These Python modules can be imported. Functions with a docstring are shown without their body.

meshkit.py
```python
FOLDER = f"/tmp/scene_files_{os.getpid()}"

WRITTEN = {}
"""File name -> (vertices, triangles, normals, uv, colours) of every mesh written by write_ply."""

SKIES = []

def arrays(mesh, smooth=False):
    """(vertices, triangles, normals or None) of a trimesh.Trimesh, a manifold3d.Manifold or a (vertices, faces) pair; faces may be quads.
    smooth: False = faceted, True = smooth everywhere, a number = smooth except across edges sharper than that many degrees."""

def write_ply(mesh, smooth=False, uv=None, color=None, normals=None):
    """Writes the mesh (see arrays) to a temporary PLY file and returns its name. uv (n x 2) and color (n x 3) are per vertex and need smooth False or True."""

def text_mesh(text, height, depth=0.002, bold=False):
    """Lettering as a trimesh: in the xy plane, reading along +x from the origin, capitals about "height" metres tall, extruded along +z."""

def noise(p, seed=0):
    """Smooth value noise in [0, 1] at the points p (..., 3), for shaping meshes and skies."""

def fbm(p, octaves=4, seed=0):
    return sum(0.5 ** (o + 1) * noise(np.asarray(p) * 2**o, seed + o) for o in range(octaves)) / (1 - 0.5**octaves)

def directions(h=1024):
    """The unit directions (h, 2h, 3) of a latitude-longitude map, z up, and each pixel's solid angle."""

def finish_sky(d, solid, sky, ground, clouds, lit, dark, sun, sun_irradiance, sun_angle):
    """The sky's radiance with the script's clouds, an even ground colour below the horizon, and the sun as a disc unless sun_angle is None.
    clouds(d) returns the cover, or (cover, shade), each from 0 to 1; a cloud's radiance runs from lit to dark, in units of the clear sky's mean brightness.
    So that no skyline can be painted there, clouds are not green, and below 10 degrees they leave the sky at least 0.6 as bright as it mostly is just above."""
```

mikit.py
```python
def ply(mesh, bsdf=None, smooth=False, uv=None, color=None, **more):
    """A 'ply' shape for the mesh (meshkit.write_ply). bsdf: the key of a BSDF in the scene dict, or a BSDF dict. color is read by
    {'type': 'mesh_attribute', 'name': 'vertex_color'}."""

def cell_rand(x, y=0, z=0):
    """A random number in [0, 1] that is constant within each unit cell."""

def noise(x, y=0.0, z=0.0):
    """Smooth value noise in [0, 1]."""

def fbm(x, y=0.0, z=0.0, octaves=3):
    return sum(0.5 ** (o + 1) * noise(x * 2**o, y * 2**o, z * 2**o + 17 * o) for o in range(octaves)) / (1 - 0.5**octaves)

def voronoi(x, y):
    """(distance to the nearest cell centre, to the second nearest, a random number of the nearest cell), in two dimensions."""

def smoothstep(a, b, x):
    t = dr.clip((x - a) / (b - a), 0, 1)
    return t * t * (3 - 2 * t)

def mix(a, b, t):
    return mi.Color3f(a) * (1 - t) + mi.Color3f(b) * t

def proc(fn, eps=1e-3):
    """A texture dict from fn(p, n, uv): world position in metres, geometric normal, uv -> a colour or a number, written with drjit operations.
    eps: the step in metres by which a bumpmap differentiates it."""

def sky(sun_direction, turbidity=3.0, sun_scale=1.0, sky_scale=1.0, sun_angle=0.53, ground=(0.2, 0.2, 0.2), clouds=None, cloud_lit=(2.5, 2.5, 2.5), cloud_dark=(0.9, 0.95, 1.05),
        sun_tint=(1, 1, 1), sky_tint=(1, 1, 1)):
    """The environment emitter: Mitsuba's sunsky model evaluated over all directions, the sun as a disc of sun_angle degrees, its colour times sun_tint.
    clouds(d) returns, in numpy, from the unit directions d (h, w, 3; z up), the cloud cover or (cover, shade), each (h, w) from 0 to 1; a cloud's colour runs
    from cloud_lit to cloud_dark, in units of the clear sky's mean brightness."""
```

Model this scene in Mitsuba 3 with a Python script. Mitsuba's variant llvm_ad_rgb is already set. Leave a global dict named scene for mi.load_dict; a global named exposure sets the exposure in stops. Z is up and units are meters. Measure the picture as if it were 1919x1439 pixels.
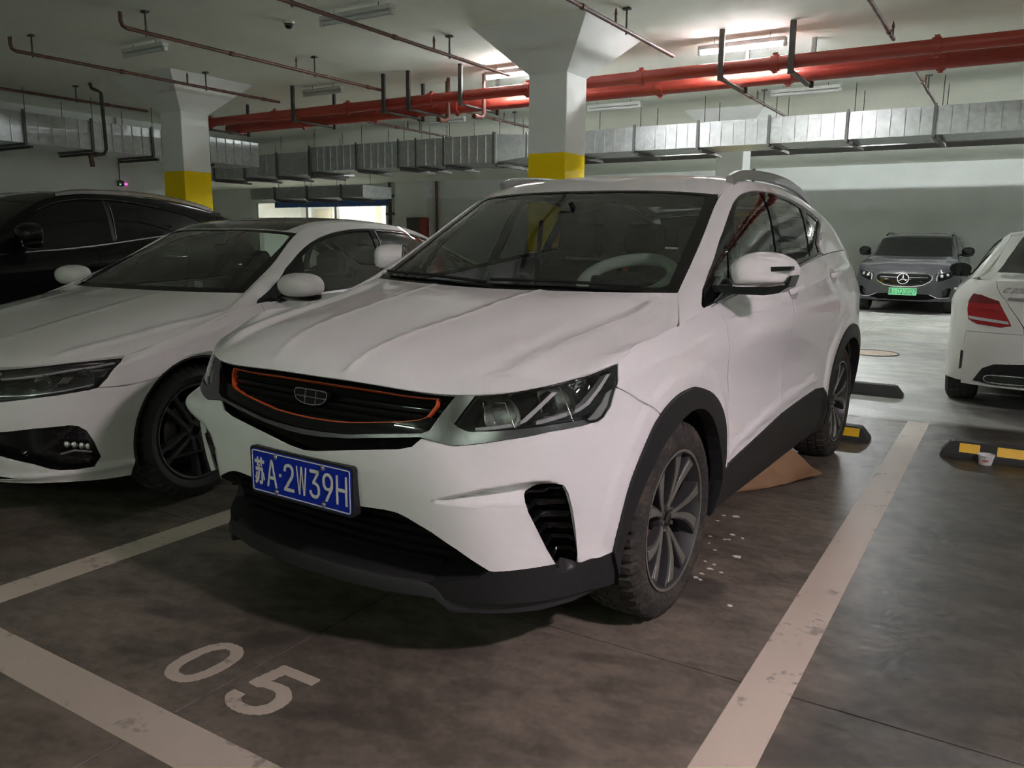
import math, random
import numpy as np, trimesh, shapely, manifold3d
import mitsuba as mi, drjit as dr
import mikit, meshkit
from mikit import proc, noise, fbm, smoothstep, mix, voronoi, cell_rand
from scipy.interpolate import CubicSpline
from shapely import Polygon, LineString, Point, union_all, affinity
T = mi.ScalarTransform4f
random.seed(7); rng = np.random.default_rng(7)
scene, labels = {}, {}

# ---------------------------------------------------------------- camera, lights, exposure
def camera_axes(yaw, pitch, roll):
    f = np.array([-math.sin(yaw) * math.cos(pitch), math.cos(yaw) * math.cos(pitch), -math.sin(pitch)])
    r = np.cross(f, [0, 0, 1]); r /= np.linalg.norm(r); u = np.cross(r, f)
    return r * math.cos(roll) + u * math.sin(roll), u * math.cos(roll) - r * math.sin(roll), f
EYE = np.array([1.7894, -2.5779, 1.2849])
_r, _u, _f = camera_axes(math.radians(31.8256), math.radians(10.0757), math.radians(.54273))
scene['camera'] = {'type': 'perspective', 'fov_axis': 'x', 'fov': math.degrees(2 * math.atan(959.5 / 1504.93)), 'near_clip': .05, 'far_clip': 200.,
                   'to_world': T().look_at(origin=EYE.tolist(), target=(EYE + _f).tolist(), up=_u.tolist())}
COOL, PINK, GREENISH = (1.0, 1.05, 1.06), (1.0, .82, .89), (.80, 1.0, .80)
# lit ceiling tubes, some of them added: x0, x1, y, z, colour, radiance (the unlit ones of the same grid are built with the other fittings)
LIT = [(-3.44, -2.66, 5.27, 3.075, COOL, 190.0), (-.98, -.22, 5.27, 3.075, COOL, 240.0),
       (3.05, 3.31, -1.27, 2.45, PINK, 690.0),
       (-5.9, -5.1, 10.6, 3.075, COOL, 45.0), (-4.4, -3.6, 12.9, 3.075, COOL, 1000.0), (-.9, -.1, 12.9, 3.075, COOL, 1400.0), (2.4, 3.2, 12.9, 3.075, COOL, 1100.0), (3.4, 4.2, 9.4, 3.075, COOL, 70.0),  # the row over the light shield is added to light the back wall evenly
       (6.6, 7.4, .2, 3.075, COOL, 170.0), (9.2, 10.0, 2.75, 3.075, COOL, 220.0), (9.2, 10.0, -2.4, 3.075, COOL, 170.0), (11.8, 12.6, .2, 3.075, COOL, 220.0),
       (-3.4, -2.6, -6.5, 3.075, GREENISH, 115.0), (1.6, 2.4, -7.0, 3.075, GREENISH, 150.0)]  # greenish pair: unseen fill added for the ambient light
exposure = 1.0

# ---------------------------------------------------------------- materials
def two(d): return {'type': 'twosided', 'b': d}
def rgb(*c): return {'type': 'rgb', 'value': list(c if len(c) == 3 else c * 3)}
def prin(c, rough=.5, **k):
    return two({'type': 'principled', 'base_color': c if isinstance(c, dict) else rgb(*c), 'roughness': rough, **k})
def mat(name, d): scene[name] = d
def paint(c): return two({'type': 'plastic', 'diffuse_reflectance': rgb(*c), 'int_ior': 1.33, 'nonlinear': False})
mat('m_white_paint', paint((.83, .82, .82)))
mat('m_sedan_paint', paint((.62, .62, .595)))
mat('m_coupe_paint', paint((.72, .74, .70)))
mat('m_dark_paint', paint((.004, .004, .0045)))
mat('m_grey_paint', paint((.045, .045, .048)))
mat('m_black_plastic', prin((.014, .014, .0155), .48, specular=.35))
mat('m_gloss_black', two({'type': 'plastic', 'diffuse_reflectance': rgb(.004, .004, .0045), 'int_ior': 1.45}))
mat('m_void', prin((.006, .006, .006), .9, specular=.1))
mat('m_rubber', prin((.030, .029, .028), .78, specular=.3))
def tyre_dust(p, n, uv):
    q = fbm(p.x * 90, p.y * 90, p.z * 90, 3); b = fbm(p.x * 14, p.y * 14, p.z * 14, 3)
    return mix((.024, .023, .022), (.075, .063, .048), smoothstep(.35, .75, q * .5 + b * .5) * .65)
mat('m_tyre', prin(proc(tyre_dust), .85, specular=.25))
mat('m_chrome', two({'type': 'roughconductor', 'material': 'Cr', 'alpha': .08}))
mat('m_satin', two({'type': 'roughconductor', 'material': 'Cr', 'alpha': .10, 'specular_reflectance': rgb(.52)}))
mat('m_dark_satin', prin((.42, .42, .42), .35, metallic=.8))
mat('m_alloy', prin((.40, .40, .37), .30, metallic=.85))
mat('m_alloy_dark', prin((.055, .055, .058), .35, metallic=.5, clearcoat=.6))
mat('m_steel', prin((.35, .34, .33), .38, metallic=1.0))
mat('m_orange', prin((.50, .075, .018), .4))
mat('m_red', prin((.55, .03, .02), .4))
mat('m_drl', prin((.24, .25, .25), .35))
mat('m_lens_grey', prin((.17, .185, .175), .15))
mat('m_mirror', two({'type': 'roughconductor', 'material': 'Al', 'alpha': .04}))
mat('m_clear', {'type': 'thindielectric', 'int_ior': 1.5})
mat('m_windscreen', {'type': 'thindielectric', 'int_ior': 1.52, 'specular_transmittance': rgb(.56, .63, .61)})
mat('m_side_glass', {'type': 'thindielectric', 'int_ior': 1.52, 'specular_transmittance': rgb(.26, .29, .28)})
mat('m_privacy_glass', {'type': 'thindielectric', 'int_ior': 1.52, 'specular_transmittance': rgb(.10, .11, .11)})
mat('m_lamp_bowl', two({'type': 'roughconductor', 'material': 'Al', 'alpha': .18, 'specular_reflectance': rgb(.75)}))
mat('m_glass_ball', {'type': 'dielectric', 'int_ior': 1.5})
mat('m_seat', prin((.016, .015, .016), .6))
mat('m_dash', prin((.012, .012, .013), .6))
mat('m_belt', prin((.40, .11, .05), .7))
mat('m_cover', prin((.52, .56, .48), .8))
mat('m_trim_light', prin((.40, .41, .41), .7))
mat('m_plate_blue', prin((.004, .022, .36), .45, specular=.25))
mat('m_plate_green', prin((.16, .55, .26), .4))
mat('m_plate_white', prin((.70, .70, .66), .4))
mat('m_ink', prin((.01, .015, .012), .5))
mat('m_tail_red', prin((.30, .006, .010), .12, clearcoat=1.0))
mat('m_tail_dark', prin((.12, .004, .006), .12, clearcoat=1.0))

# ---------------------------------------------------------------- helpers
def euler(rz=0.0, ry=0.0):
    c, s = math.cos(rz), math.sin(rz); cr, sr = math.cos(ry), math.sin(ry)
    return np.array([[c, -s, 0], [s, c, 0], [0, 0, 1.0]]) @ np.array([[cr, 0, sr], [0, 1, 0], [-sr, 0, cr]])

PLACE = [np.eye(3), np.zeros(3)]            # the placement of the thing being built
def place(M=None, t=(0, 0, 0)):
    PLACE[0], PLACE[1] = (np.eye(3) if M is None else np.array(M)), np.array(t, float)

def key_for(name):
    if name not in scene: return name
    k = 1
    while f"{name}_{k:03d}" in scene: k += 1
    return f"{name}_{k:03d}"

def emit(name, mesh, mat, label=None, smooth=False, normals=None, numbered=True, **lab):
    """One entry of the scene, baked into the world with the current placement."""
    if hasattr(mesh, 'to_mesh'):
        m = mesh.to_mesh(); V, Fc = np.array(m.vert_properties[:, :3], float), np.array(m.tri_verts)
    elif isinstance(mesh, (tuple, list)): V, Fc = np.asarray(mesh[0], float), np.asarray(mesh[1], int)
    else: V, Fc = np.array(mesh.vertices), np.array(mesh.faces)
    M, t = PLACE
    V = V @ M.T + t
    key = key_for(name) if numbered else name
    if normals is not None:
        path = meshkit.write_ply((V, Fc), normals=np.asarray(normals) @ M.T)
        d = {'type': 'ply', 'filename': path, 'face_normals': False, 'bsdf': {'type': 'ref', 'id': mat}}
    else:
        d = mikit.ply((V, Fc), mat, smooth=smooth)
    scene[key] = d
    if label: lab['label'] = label
    if lab: labels[key] = lab
    return key

def thing(name, label, category, **more):
    """A thing made of parts: reserves a numbered name for its parts' keys."""
    k, n = name, 0
    while k in THINGS or k in scene:
        n += 1; k = f"{name}_{n:03d}"
    THINGS.add(k)
    labels[k] = {'label': label, 'category': category, **more}
    return k
THINGS = set()

def cat(*ms):
    ms = [m if isinstance(m, trimesh.Trimesh) else (trimesh.Trimesh(*arr(m), process=False)) for m in ms]
    return trimesh.util.concatenate(ms)
def arr(m):
    if hasattr(m, 'to_mesh'):
        q = m.to_mesh(); return np.array(q.vert_properties[:, :3], float), np.array(q.tri_verts)
    if isinstance(m, (tuple, list)): return m
    return np.array(m.vertices), np.array(m.faces)

def box(x0, x1, y0, y1, z0, z1, bevel=0.0):
    if bevel <= 0:
        m = trimesh.creation.box((x1 - x0, y1 - y0, z1 - z0)); m.apply_translation(((x0 + x1) / 2, (y0 + y1) / 2, (z0 + z1) / 2)); return m
    b = bevel; P = []
    for x in (x0, x1):
        for y in (y0, y1):
            for z in (z0, z1):
                sx, sy, sz = (b if x == x0 else -b), (b if y == y0 else -b), (b if z == z0 else -b)
                P += [(x + sx, y + sy, z), (x + sx, y, z + sz), (x, y + sy, z + sz)]
    return trimesh.convex.convex_hull(np.array(P))

def bar(a, b, r, n=10, r2=None):
    """A round bar from a to b."""
    a, b = np.array(a, float), np.array(b, float); r2 = r if r2 is None else r2
    d = b - a; d /= np.linalg.norm(d)
    x = np.cross(d, [0, 0, 1] if abs(d[2]) < .9 else [1, 0, 0]); x /= np.linalg.norm(x); y = np.cross(d, x)
    th = np.arange(n) * 2 * np.pi / n; ring = np.cos(th)[:, None] * x + np.sin(th)[:, None] * y
    V = np.vstack([a + r * ring, b + r2 * ring, [a], [b]]); i = np.arange(n); j = (i + 1) % n
    Fc = np.vstack([np.c_[i, j, j + n], np.c_[i, j + n, i + n], np.c_[j, i, 0 * i + 2 * n], np.c_[i + n, j + n, 0 * i + 2 * n + 1]])
    return trimesh.Trimesh(V, Fc, process=False)

def tube(path, r, n=10, closed=False, prof=None, upv=(0, 0, 1)):
    """A section (circle of radius r, or the (k,2) outline prof) swept along a path."""
    P = np.array(path, float); k = len(P)
    if closed: Tn = np.roll(P, -1, 0) - np.roll(P, 1, 0)
    else: Tn = np.gradient(P, axis=0)
    Tn /= np.linalg.norm(Tn, axis=1, keepdims=True) + 1e-12
    upv = np.array(upv, float)
    if prof is None:
        th = np.arange(n) * 2 * np.pi / n; prof = np.c_[np.cos(th), np.sin(th)]; prof = prof * r
    else: prof = np.array(prof, float)
    n = len(prof); V = []
    for p, t in zip(P, Tn):
        a = np.cross(t, upv); l = np.linalg.norm(a)
        a = a / l if l > 1e-3 else np.array([1.0, 0, 0]); b = np.cross(a, t)
        V.append(p + prof[:, :1] * a + prof[:, 1:] * b)
    V = np.vstack(V); Fc = []
    i = np.arange(n); j = (i + 1) % n
    for s in range(k if closed else k - 1):
        a, b = s * n, ((s + 1) % k) * n
        Fc += [np.c_[a + i, a + j, b + j], np.c_[a + i, b + j, b + i]]
    if not closed:
        c0, c1 = len(V), len(V) + 1; V = np.vstack([V, P[:1], P[-1:]])
        Fc += [np.c_[j, i, 0 * i + c0], np.c_[(k - 1) * n + i, (k - 1) * n + j, 0 * i + c1]]
    return trimesh.Trimesh(V, np.vstack(Fc), process=False)

def lathe(prof, n=64, axis='x', th0=0.0, th1=None):
    """(a, r) outline turned about the x axis (a runs along it)."""
    prof = np.array(prof, float); full = th1 is None
    th = np.arange(n) * 2 * np.pi / n if full else np.linspace(th0, th1, n)
    V = np.array([[a, r * math.cos(t), r * math.sin(t)] for t in th for a, r in prof]); k = len(prof)
    i = np.arange(k - 1); Fc = []
    for s in range(n if full else n - 1):
        a, b = s * k, ((s + 1) % n) * k
        Fc += [np.c_[a + i, a + i + 1, b + i + 1], np.c_[a + i, b + i + 1, b + i]]
    return trimesh.Trimesh(V, np.vstack(Fc), process=False)

def prism(poly2, h0, h1, frame=None):
    """A shapely polygon or point list extruded; frame = (origin, ax, ay, az)."""
    poly = poly2 if hasattr(poly2, 'geom_type') else Polygon(poly2)
    gs = getattr(poly, 'geoms', [poly]); ms = []
    for g in gs:
        if g.area < 1e-9: continue
        m = trimesh.creation.extrude_polygon(g, h1 - h0, engine='earcut'); m.apply_translation((0, 0, h0)); ms.append(m)
    m = trimesh.util.concatenate(ms)
    if frame is not None:
        o, ax, ay, az = [np.array(q, float) for q in frame]; V = m.vertices
        m = trimesh.Trimesh(o + V[:, :1] * ax + V[:, 1:2] * ay + V[:, 2:] * az, m.faces, process=False)
        if np.linalg.det(np.array([ax, ay, az])) < 0: m.faces = m.faces[:, ::-1]
    return m

def flipx(m):
    V, Fc = arr(m); V = np.array(V) * [-1, 1, 1]; return trimesh.Trimesh(V, np.array(Fc)[:, ::-1], process=False)

def smooth_poly(pts, closed=True, n=6):
    """A Catmull-Rom curve through points."""
    P = np.array(pts, float); k = len(P); out = []
    for i in range(k if closed else k - 1):
        if closed: a, b, c, d = P[i - 1], P[i], P[(i + 1) % k], P[(i + 2) % k]
        else: a, b, c, d = P[max(i - 1, 0)], P[i], P[i + 1], P[min(i + 2, k - 1)]
        for t in np.arange(n) / n:
            out.append(.5 * (2 * b + (c - a) * t + (2 * a - 5 * b + 4 * c - d) * t * t + (3 * b - a - 3 * c + d) * t ** 3))
    if not closed: out.append(P[-1])
    return np.array(out)

def basis(knots, creases, t):
    """Weights of the control points of a cubic spline through knots, broken at the creases."""
    knots = np.array(knots, float); n = len(knots); B = np.zeros((len(t), n))
    cuts = [0, *sorted(creases), n - 1]
    for a, b in zip(cuts[:-1], cuts[1:]):
        lo = -1e9 if a == 0 else knots[a]; hi = 1e9 if b == n - 1 else knots[b]
        on = (t >= lo) & (t < hi)
        if not on.any(): continue
        I = np.eye(b - a + 1); k = knots[a:b + 1]
        if b - a == 1: w = (t[on] - k[0]) / (k[1] - k[0]); B[np.ix_(on, [a, b])] = np.c_[1 - w, w]
        else: B[np.ix_(on, range(a, b + 1))] = CubicSpline(k, I, bc_type='natural')(t[on])
    return B

class Net:
    """A smooth surface through a net of points P[row][column]; u runs along a row (mirrored about u = 0 when sym), v across the rows."""
    def __init__(s, P, vk=None, uk=None, vcrease=(), ucrease=(), sym=True, out=1):
        P = np.array(P, float); s.out = out; s.sym = sym; s.disp = []
        if uk is None:
            d = np.linalg.norm(np.diff(P, axis=1), axis=2).mean(0); uk = np.r_[0, np.cumsum(d)]
        if vk is None:
            d = np.linalg.norm(np.diff(P, axis=0), axis=2).mean(1); vk = np.r_[0, np.cumsum(d)]
        s.uk, s.vk, s.vc = np.array(uk), np.array(vk), vcrease
        if sym:
            Q = P[:, 1:5][:, ::-1] * [-1, 1, 1]; s.P = np.concatenate([Q, P], 1); s.K = np.r_[-s.uk[1:5][::-1], s.uk]; s.uc = [c + 4 for c in ucrease]
        else: s.P, s.K, s.uc = P, s.uk, list(ucrease)
    def base(s, u, v):
        u, v = np.asarray(u, float), np.asarray(v, float)
        au = np.abs(u) if s.sym else u
        Bu, Bv = basis(s.K, s.uc, au), basis(s.vk, s.vc, v)
        X = np.einsum('ni,nj,ijk->nk', Bv, Bu, s.P)
        if s.sym: X[:, 0] = np.where(u < 0, -X[:, 0], X[:, 0])
        return X
    def nrm(s, f, u, v, h=1.5e-3):
        n = np.cross(f(u + h, v) - f(u - h, v), f(u, v + h) - f(u, v - h)) * s.out
        return n / (np.linalg.norm(n, axis=1, keepdims=True) + 1e-12)
    def pos(s, u, v):
        X = s.base(u, v)
        if s.disp:
            au = np.abs(u) if s.sym else u
            d = sum(f(u if getattr(f, 'signed', False) else au, v, X) for f in s.disp)
            X = X + s.nrm(s.base, u, v, 4e-3) * d[:, None]
        return X
    def eval(s, u, v):
        u, v = np.asarray(u, float), np.asarray(v, float)
        return s.pos(u, v), s.nrm(s.pos, u, v)

def d_line(pts, height, width, sharp=False, signed=False):
    """A ridge along a line, rounded or sharp; signed = on one side of the car only."""
    L = LineString(pts); P = np.array(pts, float)
    def f(u, v, X):
        q = shapely.points(np.c_[u, v]); d = shapely.distance(q, L)
        return height * (np.exp(-d / width) if sharp else np.exp(-(d / width) ** 2))
    f.signed = signed
    return f
def d_poly(pts, depth, width):
    """Sinks (depth < 0) or raises the inside of an outline, over a border of the given width."""
    G = Polygon(pts)
    def f(u, v, X):
        q = shapely.points(np.c_[u, v]); d = shapely.distance(q, G.exterior); inside = shapely.contains(G, q)
        t = np.clip(np.where(inside, d, 0) / width, 0, 1); return depth * t * t * (3 - 2 * t)
    return f

def cells(poly, cell):
    """A polygon cut into grid cells: (2-d vertices, triangles)."""
    x0, y0, x1, y1 = poly.bounds
    ix = np.arange(math.floor(x0 / cell), math.ceil(x1 / cell) + 1) * cell; iy = np.arange(math.floor(y0 / cell), math.ceil(y1 / cell) + 1) * cell
    gx, gy = np.meshgrid(ix[:-1], iy[:-1]); gx, gy = gx.ravel(), gy.ravel()
    bx = shapely.box(gx, gy, gx + cell, gy + cell)
    shapely.prepare(poly)
    full = shapely.contains_properly(poly, bx); part = shapely.intersects(poly, bx) & ~full
    V, Fc = [], []
    q = np.stack([np.c_[gx, gy], np.c_[gx + cell, gy], np.c_[gx + cell, gy + cell], np.c_[gx, gy + cell]], 1)[full].reshape(-1, 2)
    n = len(q) // 4; i = np.arange(n) * 4
    V.append(q); Fc.append(np.vstack([np.c_[i, i + 1, i + 2], np.c_[i, i + 2, i + 3]])); at = len(q)
    for g in shapely.intersection(bx[part], poly):
        for h in getattr(g, 'geoms', [g]):
            if h.geom_type != 'Polygon' or h.area < 1e-9: continue
            if len(h.interiors) == 0 and abs(h.convex_hull.area - h.area) < 1e-10:
                c = np.array(h.exterior.coords)[:-1]
                if h.exterior.is_ccw is False: c = c[::-1]
                k = np.arange(1, len(c) - 1); f = np.c_[0 * k, k, k + 1]
            else:
                c, f = trimesh.creation.triangulate_polygon(h, engine='earcut')
                a, b, d = c[f[:, 0]], c[f[:, 1]], c[f[:, 2]]
                neg = (b[:, 0] - a[:, 0]) * (d[:, 1] - a[:, 1]) - (b[:, 1] - a[:, 1]) * (d[:, 0] - a[:, 0]) < 0; f = np.where(neg[:, None], f[:, ::-1], f)
            V.append(c); Fc.append(f + at); at += len(c)
    V, Fc = np.vstack(V), np.vstack(Fc)
    key, inv = np.unique(np.round(V / 1e-6).astype(np.int64), axis=0, return_inverse=True)
    Fc = inv.ravel()[Fc]; V = key * 1e-6
    ok = (Fc[:, 0] != Fc[:, 1]) & (Fc[:, 1] != Fc[:, 2]) & (Fc[:, 0] != Fc[:, 2])
    return V, Fc[ok]

def panel(net, poly, cell=.025, off=0.0, skirt=.015, gap=0.0, lip=0.0):
    """A panel of a surface inside an outline drawn in (u, v): vertices, triangles, normals. gap pulls its edges in, skirt turns them inwards."""
    poly = poly if hasattr(poly, 'geom_type') else Polygon(poly)
    if not poly.is_valid: poly = poly.buffer(0)
    if gap: poly = poly.buffer(-gap, join_style=2)
    V2, Fc = cells(poly, cell)
    P, N = net.eval(V2[:, 0], V2[:, 1])
    P = P + N * off
    if net.out < 0: Fc = Fc[:, ::-1]
    if skirt:
        e = np.vstack([Fc[:, [0, 1]], Fc[:, [1, 2]], Fc[:, [2, 0]]]); srt = np.sort(e, 1)
        _, idx, cnt = np.unique(srt, axis=0, return_index=True, return_counts=True); b = e[idx[cnt == 1]]
        n = len(P); m = len(b)
        A, B = P[b[:, 0]], P[b[:, 1]]; A2, B2 = A - N[b[:, 0]] * skirt, B - N[b[:, 1]] * skirt
        nn = np.cross(B - A, -N[b[:, 0]]); nn /= np.linalg.norm(nn, axis=1, keepdims=True) + 1e-12
        P = np.vstack([P, A, B, B2, A2]); N = np.vstack([N, -nn, -nn, -nn, -nn]); i = np.arange(m) + n
        Fc = np.vstack([Fc, np.c_[i + m, i, i + 3 * m], np.c_[i + m, i + 3 * m, i + 2 * m]])
    return P, Fc, N

def pemit(name, pnl, mat, side=1, **k):
    P, Fc, N = pnl
    if side < 0: P, N, Fc = P * [-1, 1, 1], N * [-1, 1, 1], Fc[:, ::-1]
    return emit(name, (P, Fc), mat, normals=N, **k)
def pjoin(*ps):
    V, Fc, N, at = [], [], [], 0
    for p, f, n in ps: V.append(p); Fc.append(f + at); N.append(n); at += len(p)
    return np.vstack(V), np.vstack(Fc), np.vstack(N)
def pflip(p): return p[0] * [-1, 1, 1], p[1][:, ::-1], p[2] * [-1, 1, 1]
def ushape(poly):
    """An outline that starts on the centre line, joined with its mirror image."""
    P = poly if hasattr(poly, 'geom_type') else Polygon(poly)
    if not P.is_valid: P = P.buffer(0)
    Q = shapely.transform(P, lambda a: a * [-1, 1])
    return union_all([P.buffer(1e-6), Q.buffer(1e-6)]).buffer(-1e-6)

# ---------------------------------------------------------------- the garage
CEIL = 3.19
def stain(p, x, y, rx, ry, ang, k):
    """A blot of oil on the floor with a ragged outline."""
    c, s = math.cos(ang), math.sin(ang); dx, dy = p.x - x, p.y - y
    u, v = (dx * c + dy * s) / rx, (dy * c - dx * s) / ry
    w = fbm(p.x * 7, p.y * 7, 3.3, 3)
    return k * (1 - smoothstep(.55, 1.15, dr.sqrt(u * u + v * v) + (w - .5) * 1.3))
BLOTS = [(1.62, .02, .15, .07, .5, .75), (1.78, -.16, .10, .04, .2, .5), (.88, .22, .13, .12, .8, .75), (.62, .02, .16, .05, .9, .4), (1.42, -.62, .16, .10, 1.1, .55), (1.62, .55, .05, .03, .2, .6), (1.72, .84, .04, .05, .2, .6),
         (.42, -.62, .12, .10, .3, .45), (.55, -.82, .10, .06, 1.0, .4), (.25, -1.15, .14, .05, .4, .35), (-.15, -.90, .16, .06, .9, .45), (-.55, -.95, .2, .05, .4, .35), (1.25, .95, .25, .12, .6, .3), (-.9, -.2, .3, .2, .5, .3)]
def floor_col(p, n, uv):
    a = fbm(p.x * 1.3, p.y * 1.3, 0.0, 4); b = fbm(p.x * 4.5, p.y * 6.5, 2.0, 4); c = noise(p.x * 70, p.y * 70, 1.0)
    st = fbm(p.x * 2.2 + p.y * .8, p.y * 8 - p.x * 3, 5.0, 3)
    near = 1 - smoothstep(-.12, .12, p.y - 3.86 + (a - .5) * .5)                      # floor beyond the bays painted paler, its stronger light put into the colour
    right_bay = near * smoothstep(-.05, .12, p.x - 1.38 + (b - .5) * .35)                 # the bay on the right is darker
    base = mix((.40, .40, .37), (.172, .146, .118), near)
    base = mix(base, (.060, .053, .043), right_bay)
    t = smoothstep(.32, .68, a * .5 + b * .5)
    f2 = fbm(p.x * 16, p.y * 26, 7.0, 4); f3 = fbm(p.x * 45, p.y * 45, 9.0, 3)
    col = base * (.74 + .38 * t) * (.92 + .16 * c) * (1 - (.35 * near + .10) * (1 - .72 - .36 * smoothstep(.3, .7, f2) - .20 * f3 + .55))
    col = col * (1 - .22 * near * smoothstep(.50, .70, st))
    k = mi.Float(0)
    for q in BLOTS: k = dr.maximum(k, stain(p, *q))
    return mix(col, (.032, .031, .030), k * .85)
mat('m_floor', two({'type': 'bumpmap', 'arbitrary': proc(lambda p, n, uv: fbm(p.x * 40, p.y * 40, 0.0, 3) * .6, 2e-3), 'scale': .002,
                    'bsdf': {'type': 'principled', 'base_color': proc(floor_col), 'roughness': .42, 'specular': .45}}))
def line_col(p, n, uv):
    a = fbm(p.x * 9, p.y * 9, 4.0, 4); b = fbm(p.x * 45, p.y * 45, 1.0, 3); c = fbm(p.x * 2.2, p.y * 2.2, 8.0, 3)
    w = smoothstep(.60, .74, a * .55 + b * .45)
    return mix(mix((.36, .31, .255), (.45, .39, .32), c), (.20, .18, .155), w * .8)
mat('m_line', prin(proc(line_col), .55))
def wall_col(p, n, uv):
    a = fbm(p.x * 1.3 + p.y * 1.3, p.z * 1.6, 3.0, 4); return mix((.58, .61, .58), (.70, .72, .69), a)
mat('m_wall', prin(proc(wall_col), .8))
def ceil_col(p, n, uv):
    a = fbm(p.x * .9, p.y * .9, 1.0, 4); b = noise(p.x * 1.2, p.y * 14, 2.0); return mix((.66, .69, .62), (.80, .82, .75), a * .8 + b * .2)
mat('m_ceiling', prin(proc(ceil_col), .85))
def col_col(p, n, uv):
    return mix((.72, .74, .72), (.80, .81, .79), fbm(p.x * 4, p.y * 4, p.z * 4, 3))
mat('m_column', prin(proc(col_col), .7))
mat('m_yellow', prin(proc(lambda p, n, uv: mix((.86, .60, .003), (.93, .67, .006), fbm(p.x * 6, p.y * 6, p.z * 6, 3))), .6, specular=.2))
def zinc_col(p, n, uv):
    x, y = p.x * 26 + p.y * 26, p.z * 26
    f1, f2, w = voronoi(x, y); q = fbm(p.x * 3 + p.y * 3, p.z * 3, 0.0, 3)
    return mix((.40, .42, .42), (.58, .60, .60), w * .55 + q * .45)
mat('m_zinc', two({'type': 'principled', 'base_color': proc(zinc_col), 'roughness': .40, 'metallic': .9}))
mat('m_angle', prin((.10, .105, .10), .45, metallic=.6))
mat('m_pipe_red', prin(proc(lambda p, n, uv: mix((.26, .026, .018), (.36, .042, .026), fbm(p.x * 3, p.y * 6, p.z * 6, 3))), .35, clearcoat=.4))
mat('m_pipe_rust', prin(proc(lambda p, n, uv: mix((.055, .022, .016), (.11, .038, .024), fbm(p.x * 8, p.y * 5, p.z * 8, 3))), .5))
mat('m_hanger', prin((.055, .050, .046), .55, metallic=.3))
mat('m_lamp_white', prin((.48, .49, .46), .4))
mat('m_tube_off', prin((.55, .57, .56), .25))
mat('m_blue', prin((.012, .045, .16), .4))
mat('m_white_wall', prin((.72, .72, .70), .8))
mat('m_beige', prin((.50, .46, .36), .7))
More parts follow.
